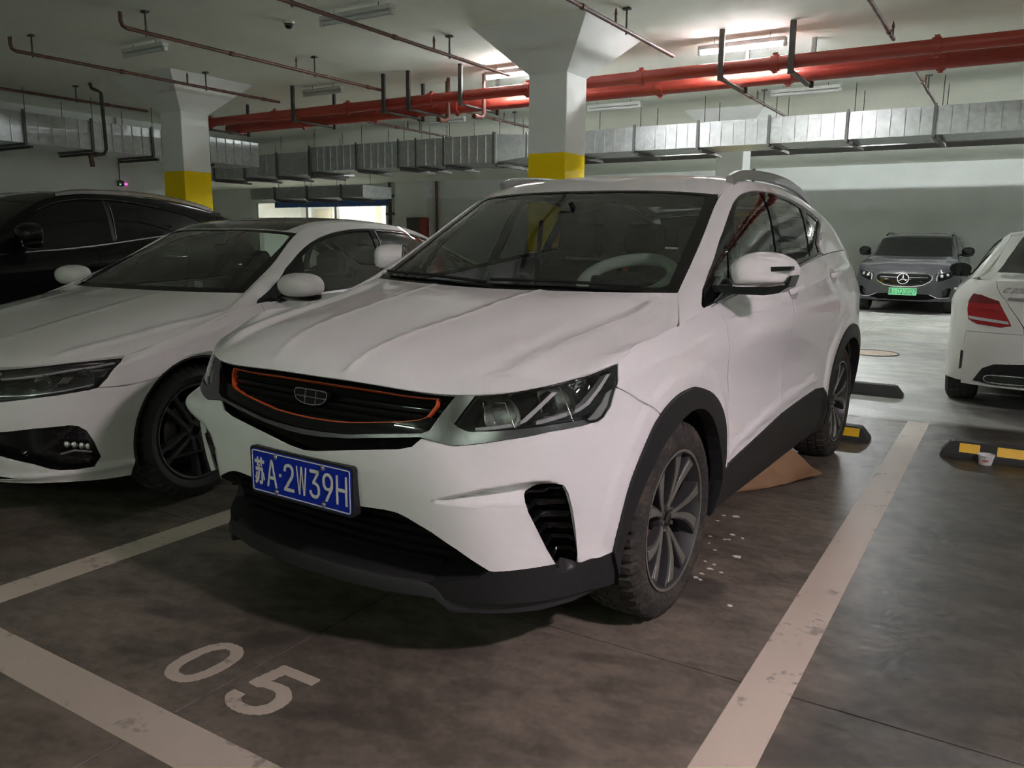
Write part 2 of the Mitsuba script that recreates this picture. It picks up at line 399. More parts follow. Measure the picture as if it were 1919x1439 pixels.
mat('m_brown', prin((.12, .055, .03), .6))
mat('m_redbox', prin((.22, .03, .025), .5))

def struct(name, mesh, m, **k):
    return emit(name, mesh, m, kind='structure', numbered=True, **k)
place()
# floor: slabs with open joints on a dark bed
XS = [-26, -8.35, -4.2, -.055, 4.1, 8.3, 12.4, 16.0]; YS = [-9, -4.40, -.345, 3.86, 7.9, 11.9, 15.9, 19.0]
struct('floor', box(-26, 16.0, -9, 19.0, -.20, -.012), 'm_hanger')
for i in range(len(XS) - 1):
    for j in range(len(YS) - 1):
        g = .0028; emit('floor__slab', box(XS[i] + g, XS[i + 1] - g, YS[j] + g, YS[j + 1] - g, -.012, 0, .0012), 'm_floor')
struct('ceiling', box(-26, 16.0, -9, 19.0, CEIL, CEIL + .25), 'm_ceiling')
struct('wall_back', cat(box(-16.64, 16.0, 19.0, 19.3, 0, CEIL), box(-26, -23.2, 19.0, 19.3, 0, CEIL), box(-23.2, -16.64, 19.0, 19.3, 2.62, CEIL)), 'm_wall')
struct('wall_right', box(16.0, 16.3, -9, 19.3, 0, CEIL), 'm_wall')
struct('wall_front', box(-26, 16.3, -9.3, -9, 0, CEIL), 'm_wall')
struct('wall_left', cat(box(-11.1, -10.8, -9.0, 6.7, 0, CEIL), box(-26, -11.1, 6.4, 6.7, 0, CEIL)), 'm_wall')
struct('wall_far_left', box(-26.3, -26, 6.4, 19.3, 0, CEIL), 'm_wall')
# the doorway in the back wall with a lit lobby behind it
struct('door_1', cat(box(-23.2, -23.1, 18.98, 19.2, 0, 2.62), box(-16.74, -16.64, 18.98, 19.2, 0, 2.62), box(-20.62, -20.52, 19.05, 19.2, 0, 2.45), box(-19.2, -19.1, 19.05, 19.2, 0, 2.45)), 'm_lamp_white')
emit('door_1__lintel', box(-22.1, -16.6, 18.9, 19.02, 2.44, 2.64), 'm_blue', label='dark blue lintel')
struct('lobby', cat(box(-24, -16, 22.0, 22.2, 0, 2.9), box(-24, -16, 19.3, 22, 2.8, 3.0), box(-24.2, -24, 19.3, 22, 0, 2.9), box(-16, -15.8, 19.3, 22, 0, 2.9), box(-24, -16, 19.3, 22, -.1, 0)), 'm_white_wall')
struct('lobby_panel', cat(box(-21.6, -19.6, 21.7, 21.99, 0, 2.6), box(-23.0, -22.2, 21.8, 21.99, 0, 2.5)), 'm_beige')
scene['lobby_lamp'] = {**mikit.ply(box(-22, -17, 20.5, 20.9, 2.70, 2.76), 'm_void'), 'emitter': {'type': 'area', 'radiance': rgb(16, 16.5, 15)}}
labels['lobby_lamp'] = {'label': 'long ceiling lamp of the bright lobby behind the doorway', 'category': 'lamp'}
k = thing('lobby_pipe', 'red pipe on the white lobby wall seen through the doorway', 'pipe'); emit(k, bar((-18.1, 21.95, 0), (-18.1, 21.95, 2.8), .05), 'm_pipe_red', smooth=40, **labels[k])
struct('pilaster', box(-16.1, -14.75, 18.7, 19.0, 0, CEIL), 'm_wall')

# columns with flared heads
def column(x, y, label, w=.4):
    k = thing('column', label, 'column', group='square columns with flared heads'); h = w / 2
    e = lambda z0, z1, b=.008, q=0: box(x - h, x + h, y - h, y + h, z0, z1, b)
    emit(k + '__shaft', e(2.10, 2.812, .006), 'm_column'); emit(k + '__yellow_band', e(0, 2.10, .006), 'm_yellow', label='yellow painted lower part')
    H = .588; V = [(x + a * r, y + b * r, z) for r, z in ((h, 2.805), (H, CEIL - .0), (H, CEIL + .01)) for a, b in ((-1, -1), (1, -1), (1, 1), (-1, 1))]
    emit(k + '__head', trimesh.convex.convex_hull(np.array(V)), 'm_column')
column(-2.05, 4.38, 'square column with flared white head and yellow band right behind the white SUV')
column(-7.206, 4.114, 'square column with flared head and yellow band rising behind the black SUV')
column(-1.985, 9.74, 'square column with flared head beyond the air duct, behind the SUV roof')
column(3.1, 4.38, 'square column beyond the right edge of the picture, beside the white saloon'); 

# fittings on the ceiling
def panel_lamp(x0, x1, y, z, label, lit):
    """A flat fitting that shines downwards."""
    k = thing('ceiling_lamp', label, 'lamp', group='tube lamps in the ceiling grid'); w = .06
    x, h = (x0 + x1) / 2, (x1 - x0) / 2
    for yy in (y - h, y + h): emit(k + '__rod', bar((x, yy, z + .05), (x, yy, CEIL), .006, 6), 'm_hanger')
    emit(k + '__housing', cat(box(x - w - .012, x + w + .012, y - h - .02, y + h + .02, z + .004, z + .05, .003), box(x - w - .012, x - w, y - h - .02, y + h + .02, z - .008, z + .006), box(x + w, x + w + .012, y - h - .02, y + h + .02, z - .008, z + .006),
                              box(x - w, x + w, y - h - .02, y - h - .006, z - .036, z + .006), box(x - w, x + w, y + h + .006, y + h + .02, z - .036, z + .006)), 'm_lamp_white')
    th = np.linspace(math.pi, 2 * math.pi, 9); ring = [(x + .052 * math.cos(a), z + .008 + .042 * math.sin(a)) for a in th]
    V = np.array([(q[0], yy, q[1]) for yy in (y - h, y + h) for q in ring]); i = np.arange(8)
    key = emit(k + '__light_panel', (V, np.vstack([np.c_[i, i + 9, i + 10], np.c_[i, i + 10, i + 1]])), 'm_tube_off'); scene[key]['emitter'] = {'type': 'area', 'radiance': rgb(*[lit[1] * c for c in lit[0]])}
def lamp(x0, x1, y, z, label, lit=None, rad=.019):
    k = thing('ceiling_lamp', label, 'lamp', group='tube lamps in the ceiling grid')
    emit(k + '__batten', box(x0 - .03, x1 + .03, y - .035, y + .035, z + .022, z + .062, .006), 'm_lamp_white')
    for x in (x0 - .02, x1 + .02): emit(k + '__end_cap', box(x - .015, x + .015, y - .022, y + .022, z - .02, z + .024, .004), 'm_lamp_white')
    for x in (x0 + .12, x1 - .12): emit(k + '__chain', bar((x, y, z + .06), (x, y, CEIL), .003, 6), 'm_hanger')
    key = emit(k + '__tube', bar((x0, y, z), (x1, y, z), rad, 8), 'm_tube_off', smooth=50)
    if lit: scene[key]['emitter'] = {'type': 'area', 'radiance': rgb(*[lit[1] * c for c in lit[0]])}
NAMES = ['glowing tube lamp beside the flared head of the middle column', 'glowing tube lamp above the red pipes right of the middle column', 'lit downward lamp out of view to the right of the camera',
         'lit tube lamp hidden behind the air duct at the left', 'added tube lamp over the unseen light shield at the left', 'added tube lamp over the unseen light shield in the middle', 'added tube lamp over the unseen light shield at the right', 'lit tube lamp hidden behind the air duct at the right',
         'lit tube lamp out of view, nearest of those to the right', 'lit tube lamp out of view, far to the right over the bays', 'lit tube lamp out of view, far to the right over the aisle', 'lit tube lamp out of view, farthest to the right', 'added fill lamp far behind the camera on the left', 'added fill lamp far behind the camera']
for (x0, x1, y, z, c, pw), nm in zip(LIT, NAMES): (panel_lamp if c is PINK else lamp)(x0, x1, y, z, nm, (c, pw), *(() if c is PINK else (.019 if y < 12 else .007,)))
for x0, x1, y, nm in ((-6.05, -5.45, 2.62, 'unlit tube lamp at upper left between the two leftmost thin pipes'), (-3.43, -2.70, 2.74, 'unlit tube lamp at the top of the picture, left of the middle column'),
                      (-6.12, -5.52, 5.12, 'unlit tube lamp above the red pipes at the left column'), (-6.2, -5.6, 7.85, 'dark unlit tube lamp beyond the red pipes, above the left duct'),
                      (-3.48, -2.75, 7.9, 'thin unlit tube lamp beyond the red pipes, right of the middle column'), (-.98, -.22, 7.95, 'pale unlit tube lamp beyond the red pipes, at the right above the duct')):
    lamp(x0, x1, y, 3.09, nm)

# sprinkler pipes along the bays: (x, start, end), bent up to the ceiling at the start
def sprinkler(x, y0, y1, label, hang, heads, up_start=True):
    k = thing('sprinkler_pipe', label, 'pipe', group='thin rusty sprinkler pipes'); z = 3.012
    path = ([(x, y0, CEIL - .06), (x, y0, z + .05), (x, y0 + .015, z + .012), (x, y0 + .05, z)] if up_start else [(x, y0, z)]) + [(x, y1, z)]
    emit(k, tube(path, .017, 8, upv=(1, 0, 0)), 'm_pipe_rust', smooth=50)
    sc = scene.pop(k); scene[k + '__run'] = sc
    for y in hang:
        emit(k + '__hanger', cat(bar((x, y, z - .03), (x, y, CEIL), .009, 6), box(x - .035, x + .035, y - .02, y + .02, CEIL - .016, CEIL)), 'm_hanger')
    for y in heads:
        emit(k + '__upright_head', cat(bar((x, y, z), (x, y, CEIL - .09), .010, 6), bar((x, y, CEIL - .10), (x, y, CEIL - .05), .015, 6, .004)), 'm_pipe_rust')
    for y in np.arange(y0 + 1.1, y1, 1.9): emit(k + '__coupling', bar((x, y, z), (x, y + .05, z), .023, 8), 'm_pipe_rust')
sprinkler(-6.45, 1.70, 4.98, 'leftmost of the thin rusty pipes, bent up and passing the left column', (1.90, 3.87), (3.62,))
sprinkler(-4.74, 1.72, 4.98, 'second thin rusty pipe from the left, bent up near the upper left lamp', (1.95, 3.92), (3.66,))
sprinkler(-2.975, 0.1, 4.98, 'sprinkler pipe that ends at the glowing lamp left of the middle column', (1.95, 3.92), (3.68,))
sprinkler(-1.155, 0.1, 4.98, 'sprinkler pipe that crosses the flared head of the middle column', (1.95, 3.91), (3.70,))
sprinkler(.70, 0.1, 5.30, 'rightmost thin sprinkler pipe, steep at the upper right', (1.95,), (5.22,))
for x, nm in ((-6.60, 'thin sprinkler pipe beyond the red pipes at the left above the duct'), (-4.80, 'thin sprinkler pipe beyond the red pipes, left of the middle column'), (-1.12, 'thin sprinkler pipe beyond the red pipes, right of the middle column'), (.725, 'thin sprinkler pipe beyond the red pipes at the far right')):
    sprinkler(x, 6.35, 9.6, nm, (8.05,), (7.75, 6.6), False)

# big red fire mains across the bays with their posts
def main(y, z, r, label):
    k = thing('fire_main', label, 'pipe'); emit(k + '__run', bar((-8.15, y, z), (8.2, y, z), r, 20), 'm_pipe_red', smooth=50)
    for x in np.arange(-7.9, 8, 1.28): emit(k + '__coupling', cat(bar((x - .035, y, z), (x + .035, y, z), r + .012, 20), box(x - .02, x + .02, y - .012, y + .012, z + r, z + r + .03), box(x - .02, x + .02, y - .012, y + .012, z - r - .03, z - r)), 'm_pipe_red', smooth=50)
main(5.05, 2.868, .057, 'nearer and upper of the two big red pipes across the ceiling')
main(5.56, 2.850, .070, 'farther, thicker of the two big red pipes, lit bright red by the lamp')
for x, nm in ((-7.9, 'dark hanger post of the red pipes left of the left column'), (-6.2, 'dark hanger post of the red pipes just right of the left column'), (-4.70, 'leftmost dark hanger post of the red pipes, left of the middle column'), (-4.33, 'second dark hanger post from the left at the red pipes'), (-3.60, 'dark hanger post of the red pipes next to the glowing lamp'), (-.687, 'dark hanger post in front of the glowing lamp on the right'), (-.063, 'dark hanger post of the red pipes just right of the glowing lamp'), (3.0, 'dark hanger post of the red pipes beyond the right edge of the picture')):
    k = thing('pipe_hanger', nm or 'dark hanger post of the red pipes', 'hanger', group='hanger posts of the red pipes')
    emit(k + '__post', box(x - .025, x + .025, 4.955, 4.985, 2.75, CEIL, .003), 'm_hanger')
    emit(k + '__rear_post', box(x + .01, x + .05, 5.66, 5.69, 2.74, CEIL, .003), 'm_hanger')
    emit(k + '__arm', box(x - .022, x + .03, 4.97, 5.69, 2.758, 2.778, .003), 'm_hanger')
for x in (-4.02, -3.52):
    k = thing('riser_pipe', 'left one of the two short salmon red drop pipes below the mains' if x < -3.7 else 'right one of the two short salmon red drop pipes below the mains', 'pipe')
    emit(k + '__run', tube([(x, 5.32, CEIL - .05), (x, 5.32, 2.70), (x, 5.28, 2.66), (x, 5.18, 2.655)], .022, 8, upv=(1, 0, 0)), 'm_pipe_rust', smooth=50)
    emit(k + '__elbow', bar((x, 5.12, 2.655), (x, 5.19, 2.655), .030, 8), 'm_pipe_rust', smooth=50)

# drain pipe in front of the left duct
k = thing('drain_pipe', 'dark pipe with a rusty elbow hanging before the left duct', 'pipe')
emit(k + '__run', tube([(-8.3, 3.58, CEIL), (-8.3, 3.60, 3.125), (-8.3, 3.66, 3.115), (-8.3, 3.72, 3.09), (-8.3, 3.735, 2.40), (-8.3, 3.70, 2.34), (-8.3, 3.52, 2.30)], .022, 8, upv=(1, 0, 0)), 'm_hanger', smooth=50)
emit(k + '__elbow', cat(bar((-8.3, 3.54, 2.30), (-8.3, 3.50, 2.29), .032, 8), bar((-8.3, 3.52, 2.30), (-8.3, 3.535, 2.165), .030, 8)), 'm_pipe_rust', smooth=50)
sprinkler(-8.65, 1.0, 4.6, 'thin dark pipe under the ceiling at the far upper left', (1.6, 3.6), ())
# galvanised ducts
def duct(name, label, a, b, z0, z1, depth, flanges, side=-1, axis='x', seam=.15, face=0.0, hang=True):
    k = thing('air_duct', label, 'duct')
    def bx(p0, p1, d0, d1, z0_, z1_, bv=0.0):
        d0, d1 = sorted((face + d0 * -side, face + d1 * -side)); 
        return box(p0, p1, d0, d1, z0_, z1_, bv) if axis == 'x' else box(d0, d1, p0, p1, z0_, z1_, bv)
    emit(k + '__body', bx(a, b, 0, depth, z0, z1), 'm_zinc')
    fs = sorted([q for q in flanges if a <= q <= b])
    for q in fs: emit(k + '__flange', cat(bx(q - .016, q + .016, -.028, 0, z0 - .028, z1 + .028), bx(q - .016, q + .016, 0, depth, z0 - .028, z0)), 'm_angle')
    e = [a] + fs + [b]
    for p, q in zip(e[:-1], e[1:]):
        n = int((q - p) / seam)
        for s in np.linspace(p, q, n + 1)[1:-1] if n > 1 else []: emit(k + '__seam', bx(s - .006, s + .006, -.012, 0, z0 + .004, z1 - .004), 'm_zinc')
    if hang:
        for q in fs[::1]:
            q2 = q + .06
            emit(k + '__trapeze', cat(bx(q2 - .02, q2 + .02, -.03, depth + .06, z0 - .062, z0 - .028), *[bar(*[((q2, face - side * d, zz) if axis == 'x' else (face - side * d, q2, zz)) for zz in (z1 - .01, CEIL - .015)], .005, 6) for d in (.06, depth - .06)]), 'm_hanger')
duct('a', 'long galvanised air duct across the right half, behind the middle column', -4.55, 8.2, 2.522, 2.838, .72, (-3.75, -2.84, -1.94, -1.02, -.10, .83, 1.8, 2.8, 3.8, 4.8), face=8.0)
duct('b', 'taller galvanised air duct section left of the middle column', -8.9, -5.02, 2.455, 2.862, .80, (-8.88, -7.80, -6.89, -6.53, -5.98, -5.05), face=7.87)
# tapered piece between the two
k = thing('duct_reducer', 'tapered galvanised duct piece beside the middle column', 'duct')
V = [(-5.02, 7.87, 2.455), (-5.02, 8.67, 2.455), (-5.02, 8.67, 2.862), (-5.02, 7.87, 2.862), (-4.55, 8.0, 2.522), (-4.55, 8.72, 2.522), (-4.55, 8.72, 2.838), (-4.55, 8.0, 2.838)]
emit(k + '__body', trimesh.convex.convex_hull(np.array(V)), 'm_zinc'); emit(k + '__flange', box(-4.565, -4.535, 7.97, 8.0, 2.495, 2.866), 'm_zinc'); emit(k + '__flange', box(-5.035, -5.005, 7.84, 7.87, 2.43, 2.89), 'm_zinc')
duct('c', 'galvanised air duct running away along the left wall', .3, 7.0, 2.475, 2.86, .85, (.6, 1.9, 3.2, 4.10, 5.02, 6.0), axis='y', side=1, face=-9.2)
duct('d', 'galvanised air duct behind the left column, turned towards the back', -12.6, -9.0, 2.455, 2.862, .80, (-12.0, -11.1, -10.2, -9.35), face=8.3, seam=.3)
duct('e', 'low flat galvanised duct under the other ducts near the doorway', -13.2, -9.8, 2.16, 2.40, .9, (-12.4, -11.4, -10.4), face=10.2, seam=.4)

# wall fittings
k = thing('wall_pipe', 'brown vertical pipe on the back wall left of the white SUV', 'pipe'); emit(k + '__run', bar((-14.52, 18.93, 0), (-14.52, 18.93, CEIL), .05), 'm_brown', smooth=50)
k = thing('wall_pipe', 'dark vertical pipe on the pilaster edge right of the doorway', 'pipe'); emit(k + '__run', bar((-16.4, 18.8, 0), (-16.4, 18.8, CEIL), .06), 'm_hanger', smooth=50); emit(k + '__bracket', cat(box(-17.0, -16.2, 18.74, 18.80, 2.72, 2.78), box(-16.55, -16.2, 18.74, 18.80, 2.12, 2.2)), 'm_hanger')
k = thing('wall_pipe', 'thin dark pipe hanging on the back wall under the duct, right of the middle column', 'pipe'); emit(k + '__run', bar((-4.25, 18.95, 0), (-4.25, 18.95, CEIL), .035), 'm_hanger', smooth=50)
k = thing('hose_cabinet', 'dark fire cabinet with a red edge at the foot of the brown wall pipe', 'cabinet'); emit(k + '__body', box(-15.45, -14.9, 18.5, 18.7, 1.2, 2.02, .01), 'm_hanger'); emit(k + '__red_edge', box(-14.9, -14.66, 18.5, 18.7, 1.2, 2.02, .01), 'm_redbox')
k = thing('alarm_lamp', 'small magenta and green alarm light hanging at the left wall', 'alarm'); emit(k + '__cable', bar((-10.78, 5.48, 2.2), (-10.78, 5.48, CEIL), .008, 6), 'm_hanger')
emit(k + '__body', box(-10.79, -10.74, 5.43, 5.53, 2.11, 2.20, .008), 'm_hanger')
mat('m_glow_pink', prin((.5, .02, .3), .4)); kk = emit(k + '__red_light', box(-10.745, -10.73, 5.535, 5.58, 2.13, 2.165, .004), 'm_glow_pink'); scene[kk]['emitter'] = {'type': 'area', 'radiance': rgb(1.1, .10, .7)}
kk = emit(k + '__green_light', box(-10.745, -10.73, 5.44, 5.47, 2.125, 2.15, .004), 'm_glow_pink'); scene[kk]['emitter'] = {'type': 'area', 'radiance': rgb(.05, .3, .1)}
k = thing('dome_camera', 'small round camera on the ceiling at upper left of centre', 'camera'); emit(k + '__base', bar((-3.93, 2.81, CEIL - .02), (-3.93, 2.81, CEIL), .05, 20), 'm_lamp_white', smooth=40)
emit(k + '__dome', trimesh.creation.icosphere(3, .038).apply_translation((-3.93, 2.81, CEIL - .025)), 'm_gloss_black', smooth=True)
k = thing('light_shield', 'cable tray behind the air duct, hidden from view', 'cable tray'); emit(k + '__tray', box(-9, 8.2, 13.05, 13.85, 2.978, 3.005), 'm_hanger')  # added out of sight to cut lamp light off the lower back wall

# painted bay lines and number
def paint_strip(label, pts, name='bay_line'):
    return emit(name, prism(Polygon(pts), 0, .0012), 'm_line', label=label, category='painted line')
paint_strip('pale painted bay line on the floor to the right of the white SUV', [(1.218, -1.5), (1.362, -1.5), (1.360, 3.92), (1.218, 3.92)])
paint_strip('pale painted bay line on the floor between the white saloon and the white SUV', [(-1.313, -1.355), (-1.165, -1.355), (-1.165, 3.9), (-1.313, 3.9)])
paint_strip('wide painted line across the front of the bays, at the lower left', [(-8.6, -1.5), (1.362, -1.5), (1.217, -1.356), (-8.6, -1.356)])
paint_strip('pale painted bay line beyond the white saloon', [(-3.85, -1.355), (-3.705, -1.355), (-3.705, 3.9), (-3.85, 3.9)])
for y_, nm in ((8.75, 'pale line across the far aisle, nearest of three'), (10.2, 'pale line across the far aisle, second of three'), (12.2, 'pale line across the far aisle, farthest of three')):
    paint_strip(nm, [(-1.2, y_), (1.9, y_), (1.9, y_ + .07), (-1.2, y_ + .07)], 'aisle_line')
k = thing('manhole_cover', 'rusty orange round cover in the floor of the far aisle behind the white SUV', 'manhole cover')
mat('m_cover_rust', prin(proc(lambda p, n, uv: mix((.36, .25, .17), (.46, .36, .27), fbm(p.x * 12, p.y * 12, 0.0, 3))), .6))
emit(k + '__plate', bar((.42, 7.85, 0), (.42, 7.85, .006), .27, 40), 'm_cover_rust', smooth=30); emit(k + '__rim', tube([(.42 + .285 * math.cos(a), 7.85 + .285 * math.sin(a), .003) for a in np.linspace(0, 2 * math.pi, 41)[:-1]], .008, 6, closed=True), 'm_angle')
k = thing('bay_number', 'painted bay number 05 on the floor in front of the white SUV', 'painted number')
def digit(ch, pts):
    """Lettering stretched onto the four floor corners pts (lower left, lower right, upper right, upper left)."""
    m = meshkit.text_mesh(ch, 1.0, .0012, bold=True); V = np.array(m.vertices); b = m.bounds; a = (V[:, 0] - b[0, 0]) / (b[1, 0] - b[0, 0]); c = (V[:, 1] - b[0, 1]) / (b[1, 1] - b[0, 1])
    A, B, C, Dd = [np.array(q) for q in pts]; P = ((1 - a) * (1 - c))[:, None] * A + (a * (1 - c))[:, None] * B + (a * c)[:, None] * C + ((1 - a) * c)[:, None] * Dd
    emit(k + '__digit', trimesh.Trimesh(np.c_[P, V[:, 2]], m.faces, process=False), 'm_line')
digit("0", [(-.300,-1.252),(-.126,-1.252),(-.126,-1.006),(-.300,-1.006)]); digit("5", [(-.012,-1.256),(.178,-1.256),(.178,-1.012),(-.012,-1.012)])

# ---------------------------------------------------------------- the surfaces of the white SUV (car's own axes: x to its left side, y to its rear, z up; front axle at y = 0)
def suv_nets():
    fx = [0, .22, .40, .55, .67, .76, .82, .860]; dy = [0, .006, .022, .055, .120, .220, .335, .455]
    sy = [-.20, .05, .45, .90, 1.50, 2.05, 2.60, 3.00]
    rr = lambda z, k=1.0: [(.79 * k, 3.22, z), (.63 * k, 3.36, z), (.35 * k, 3.42, z), (0, 3.44, z)]
    def row(y0, z, side, zs=None, k=1.0, d7=0.0, zr=None, fs=1.0):
        zf = z if isinstance(z, (list, tuple)) else [z] * 8
        zs = zs or [zf[-1]] * 8
        fr = [(x * k, y0 + a * fs, q) for x, a, q in zip(fx, dy, zf)]
        fr[7] = (fr[7][0] + d7, fr[7][1], fr[7][2])
        return fr + [(x, y, q) for x, y, q in zip(side, sy, zs)] + rr(zr or zs[-1])
    L = [row(-.83, .25, [.84, .85, .845, .845, .845, .85, .85, .83], k=.97),
         row(-.855, .38, [.872, .882, .880, .880, .880, .886, .892, .86], k=.985),
         row(-.876, .51, [.886, .892, .880, .876, .876, .886, .902, .875]),
         row(-.884, .62, [.893, .896, .876, .868, .868, .884, .904, .880], d7=.006),
         row(-.868, [.735, .735, .735, .738, .745, .755, .77, .775], [.897, .897, .880, .873, .874, .888, .902, .875], d7=.006, zs=[.78, .785, .785, .785, .785, .79, .79, .79]),
         row(-.842, [.806, .806, .806, .808, .82, .84, .86, .88], [.880, .886, .889, .892, .894, .896, .893, .862], zs=[.90, .92, .945, .955, .975, .995, 1.01, 1.01], d7=-.002),
         [(0, -.810, .866), (.22, -.807, .865), (.40, -.796, .860), (.55, -.764, .864), (.67, -.690, .880), (.76, -.585, .905), (.82, -.455, .929), (.845, -.345, .975),
          (.843, -.20, .994), (.843, .03, 1.016), (.822, .45, 1.066), (.828, .90, 1.105), (.830, 1.5, 1.168), (.825, 2.05, 1.228), (.80, 2.6, 1.25), (.76, 3.0, 1.255),
          (.68, 3.2, 1.25), (.53, 3.30, 1.24), (.3, 3.35, 1.235), (0, 3.37, 1.235)]]
    B = Net(L)
    # hood: rows from the nose to the windscreen, columns from the centre line to the fender
    fr = L[6][:6] + [(.836, -.425, .945)]
    HX = [[(0, -.810, .866), (.22, -.807, .865), (.40, -.796, .860), (.55, -.764, .864), (.67, -.690, .880), (.76, -.585, .905), (.835, -.415, .940)],
          [(0, -.765, .903), (.22, -.760, .904), (.39, -.745, .901), (.54, -.705, .903), (.66, -.625, .915), (.752, -.51, .935), (.843, -.345, .976)],
          [(0, -.62, .952), (.215, -.615, .955), (.38, -.60, .953), (.52, -.55, .953), (.645, -.46, .960), (.745, -.36, .968), (.845, -.22, .992)],
          [(0, -.35, 1.004), (.21, -.345, 1.008), (.365, -.33, 1.006), (.505, -.30, 1.003), (.63, -.24, 1.004), (.735, -.17, 1.003), (.844, -.08, 1.008)],
          [(0, -.08, 1.058), (.20, -.075, 1.061), (.35, -.06, 1.059), (.49, -.04, 1.056), (.61, -.01, 1.052), (.715, .02, 1.043), (.828, .055, 1.027)],
          [(0, .13, 1.098), (.20, .135, 1.100), (.34, .15, 1.102), (.47, .175, 1.104), (.58, .205, 1.106), (.665, .23, 1.108), (.738, .255, 1.110)]]
    cw, rw = (1, 1, 1, .85, .55, .2, 0), (0, .35, 1, 1, .7, 0)      # the bonnet's crown
    HX = [[(x, y, z + .017 * a * b) for (x, y, z), a in zip(r_, cw)] for r_, b in zip(HX, rw)]
    H = Net(HX, out=1)
    # windscreen, roof
    W = Net([[(0, .15, 1.090), (.25, .158, 1.092), (.45, .185, 1.096), (.62, .225, 1.102), (.738, .265, 1.108)],
             [(0, .40, 1.262), (.24, .405, 1.262), (.43, .43, 1.258), (.585, .465, 1.250), (.703, .505, 1.243)],
             [(0, .645, 1.410), (.23, .65, 1.409), (.41, .67, 1.402), (.555, .70, 1.390), (.664, .735, 1.378)],
             [(0, .86, 1.520), (.22, .865, 1.519), (.39, .88, 1.514), (.525, .905, 1.506), (.628, .940, 1.497)]], out=1)
    R = Net([[(0, .86, 1.520), (.22, .865, 1.519), (.39, .88, 1.514), (.525, .905, 1.506), (.628, .940, 1.497)],
             [(0, 1.06, 1.584), (.22, 1.06, 1.583), (.39, 1.07, 1.577), (.53, 1.08, 1.566), (.630, 1.10, 1.548)],
             [(0, 1.45, 1.622), (.22, 1.45, 1.620), (.39, 1.45, 1.612), (.53, 1.45, 1.600), (.630, 1.45, 1.580)],
             [(0, 2.0, 1.618), (.22, 2.0, 1.616), (.39, 2.0, 1.608), (.53, 2.0, 1.596), (.625, 2.0, 1.577)],
             [(0, 2.55, 1.570), (.22, 2.55, 1.568), (.39, 2.55, 1.560), (.52, 2.55, 1.547), (.605, 2.55, 1.525)],
             [(0, 3.02, 1.500), (.21, 3.02, 1.498), (.37, 3.01, 1.491), (.49, 3.0, 1.478), (.565, 2.97, 1.455)]], out=1)
    # side of the cabin: bottom row on the belt line, top row on the roof rail
    G0 = [(.843, .03, 1.016), (.826, .28, 1.048), (.824, .60, 1.082), (.828, 1.00, 1.115), (.830, 1.5, 1.168), (.825, 2.05, 1.228), (.80, 2.6, 1.25), (.765, 2.95, 1.255), (.70, 3.18, 1.25)]
    G3 = [(.738, .255, 1.110), (.704, .50, 1.245), (.668, .73, 1.380), (.629, 1.02, 1.522), (.630, 1.5, 1.580), (.625, 2.0, 1.577), (.602, 2.55, 1.523), (.575, 2.88, 1.462), (.545, 3.05, 1.425)]
    ut = np.linspace(1.25, 4.7, 700); tp = B.base(ut, np.full(700, B.vk[-1]))      # the belt line is the body's own top edge
    G0 = [tuple(tp[np.argmin(np.abs(tp[:, 1] - q[1]))]) for q in G0]
    mid = lambda t, o: [tuple((1 - t) * np.array(a) + t * np.array(b) + np.array([o * w, 0, o * w * .6])) for a, b, w in zip(G0, G3, (.0, .35, .7, 1, 1, 1, 1, .9, .8))]
    G = Net([G0, mid(.35, .022), mid(.72, .030), G3], sym=False, vk=[0, .15, .31, .45], out=1)
    T = Net([[(.68, 3.2, 1.25), (.53, 3.30, 1.24), (.3, 3.35, 1.235), (0, 3.37, 1.235)][::-1],
             [(.62, 3.06, 1.36), (.49, 3.13, 1.365), (.28, 3.18, 1.37), (0, 3.2, 1.37)][::-1],
             [(.555, 2.95, 1.445), (.47, 2.98, 1.46), (.25, 3.0, 1.475), (0, 3.0, 1.48)][::-1]], out=-1)
    return dict(B=B, H=H, W=W, R=R, G=G, T=T)

# ---------------------------------------------------------------- wheels
def tyre_mesh(R=.345, w=.215, rb=.250, n=264, tread=True):
    pr = [(-.010, rb - .010), (-.004, rb), (.008, rb + .016), (.013, rb + .040), (.008, R - .042), (.004, R - .030), (-.006, R - .014), (-.012, R - .006), (-.030, R - .002),
          (-.052, R), (-.054, R - .008), (-.062, R - .008), (-.064, R), (-.100, R + .001), (-.102, R - .008), (-.111, R - .008), (-.113, R + .001), (-.150, R), (-.152, R - .008), (-.161, R - .008), (-.163, R),
          (-.185, R - .003), (-.203, R - .008), (-.212, R - .03), (-.222, R - .05), (-.215, rb + .02), (-.205, rb - .012)]
    m = lathe(pr, n)
    if tread:
        V = np.array(m.vertices).reshape(n, len(pr), 3)
        for k in range(n):
            if k % 6 < 2:
                for j in (5, 6, 7, 8, 9, 20, 21, 22):
                    V[k, j, 1:] *= 1 - (.010 if j > 6 else .006) / R
            if k % 6 in (3, 4):
                for j in (12, 13, 16, 17): V[k, j, 1:] *= 1 - .007 / R
        m = trimesh.Trimesh(V.reshape(-1, 3), m.faces, process=False)
    return m

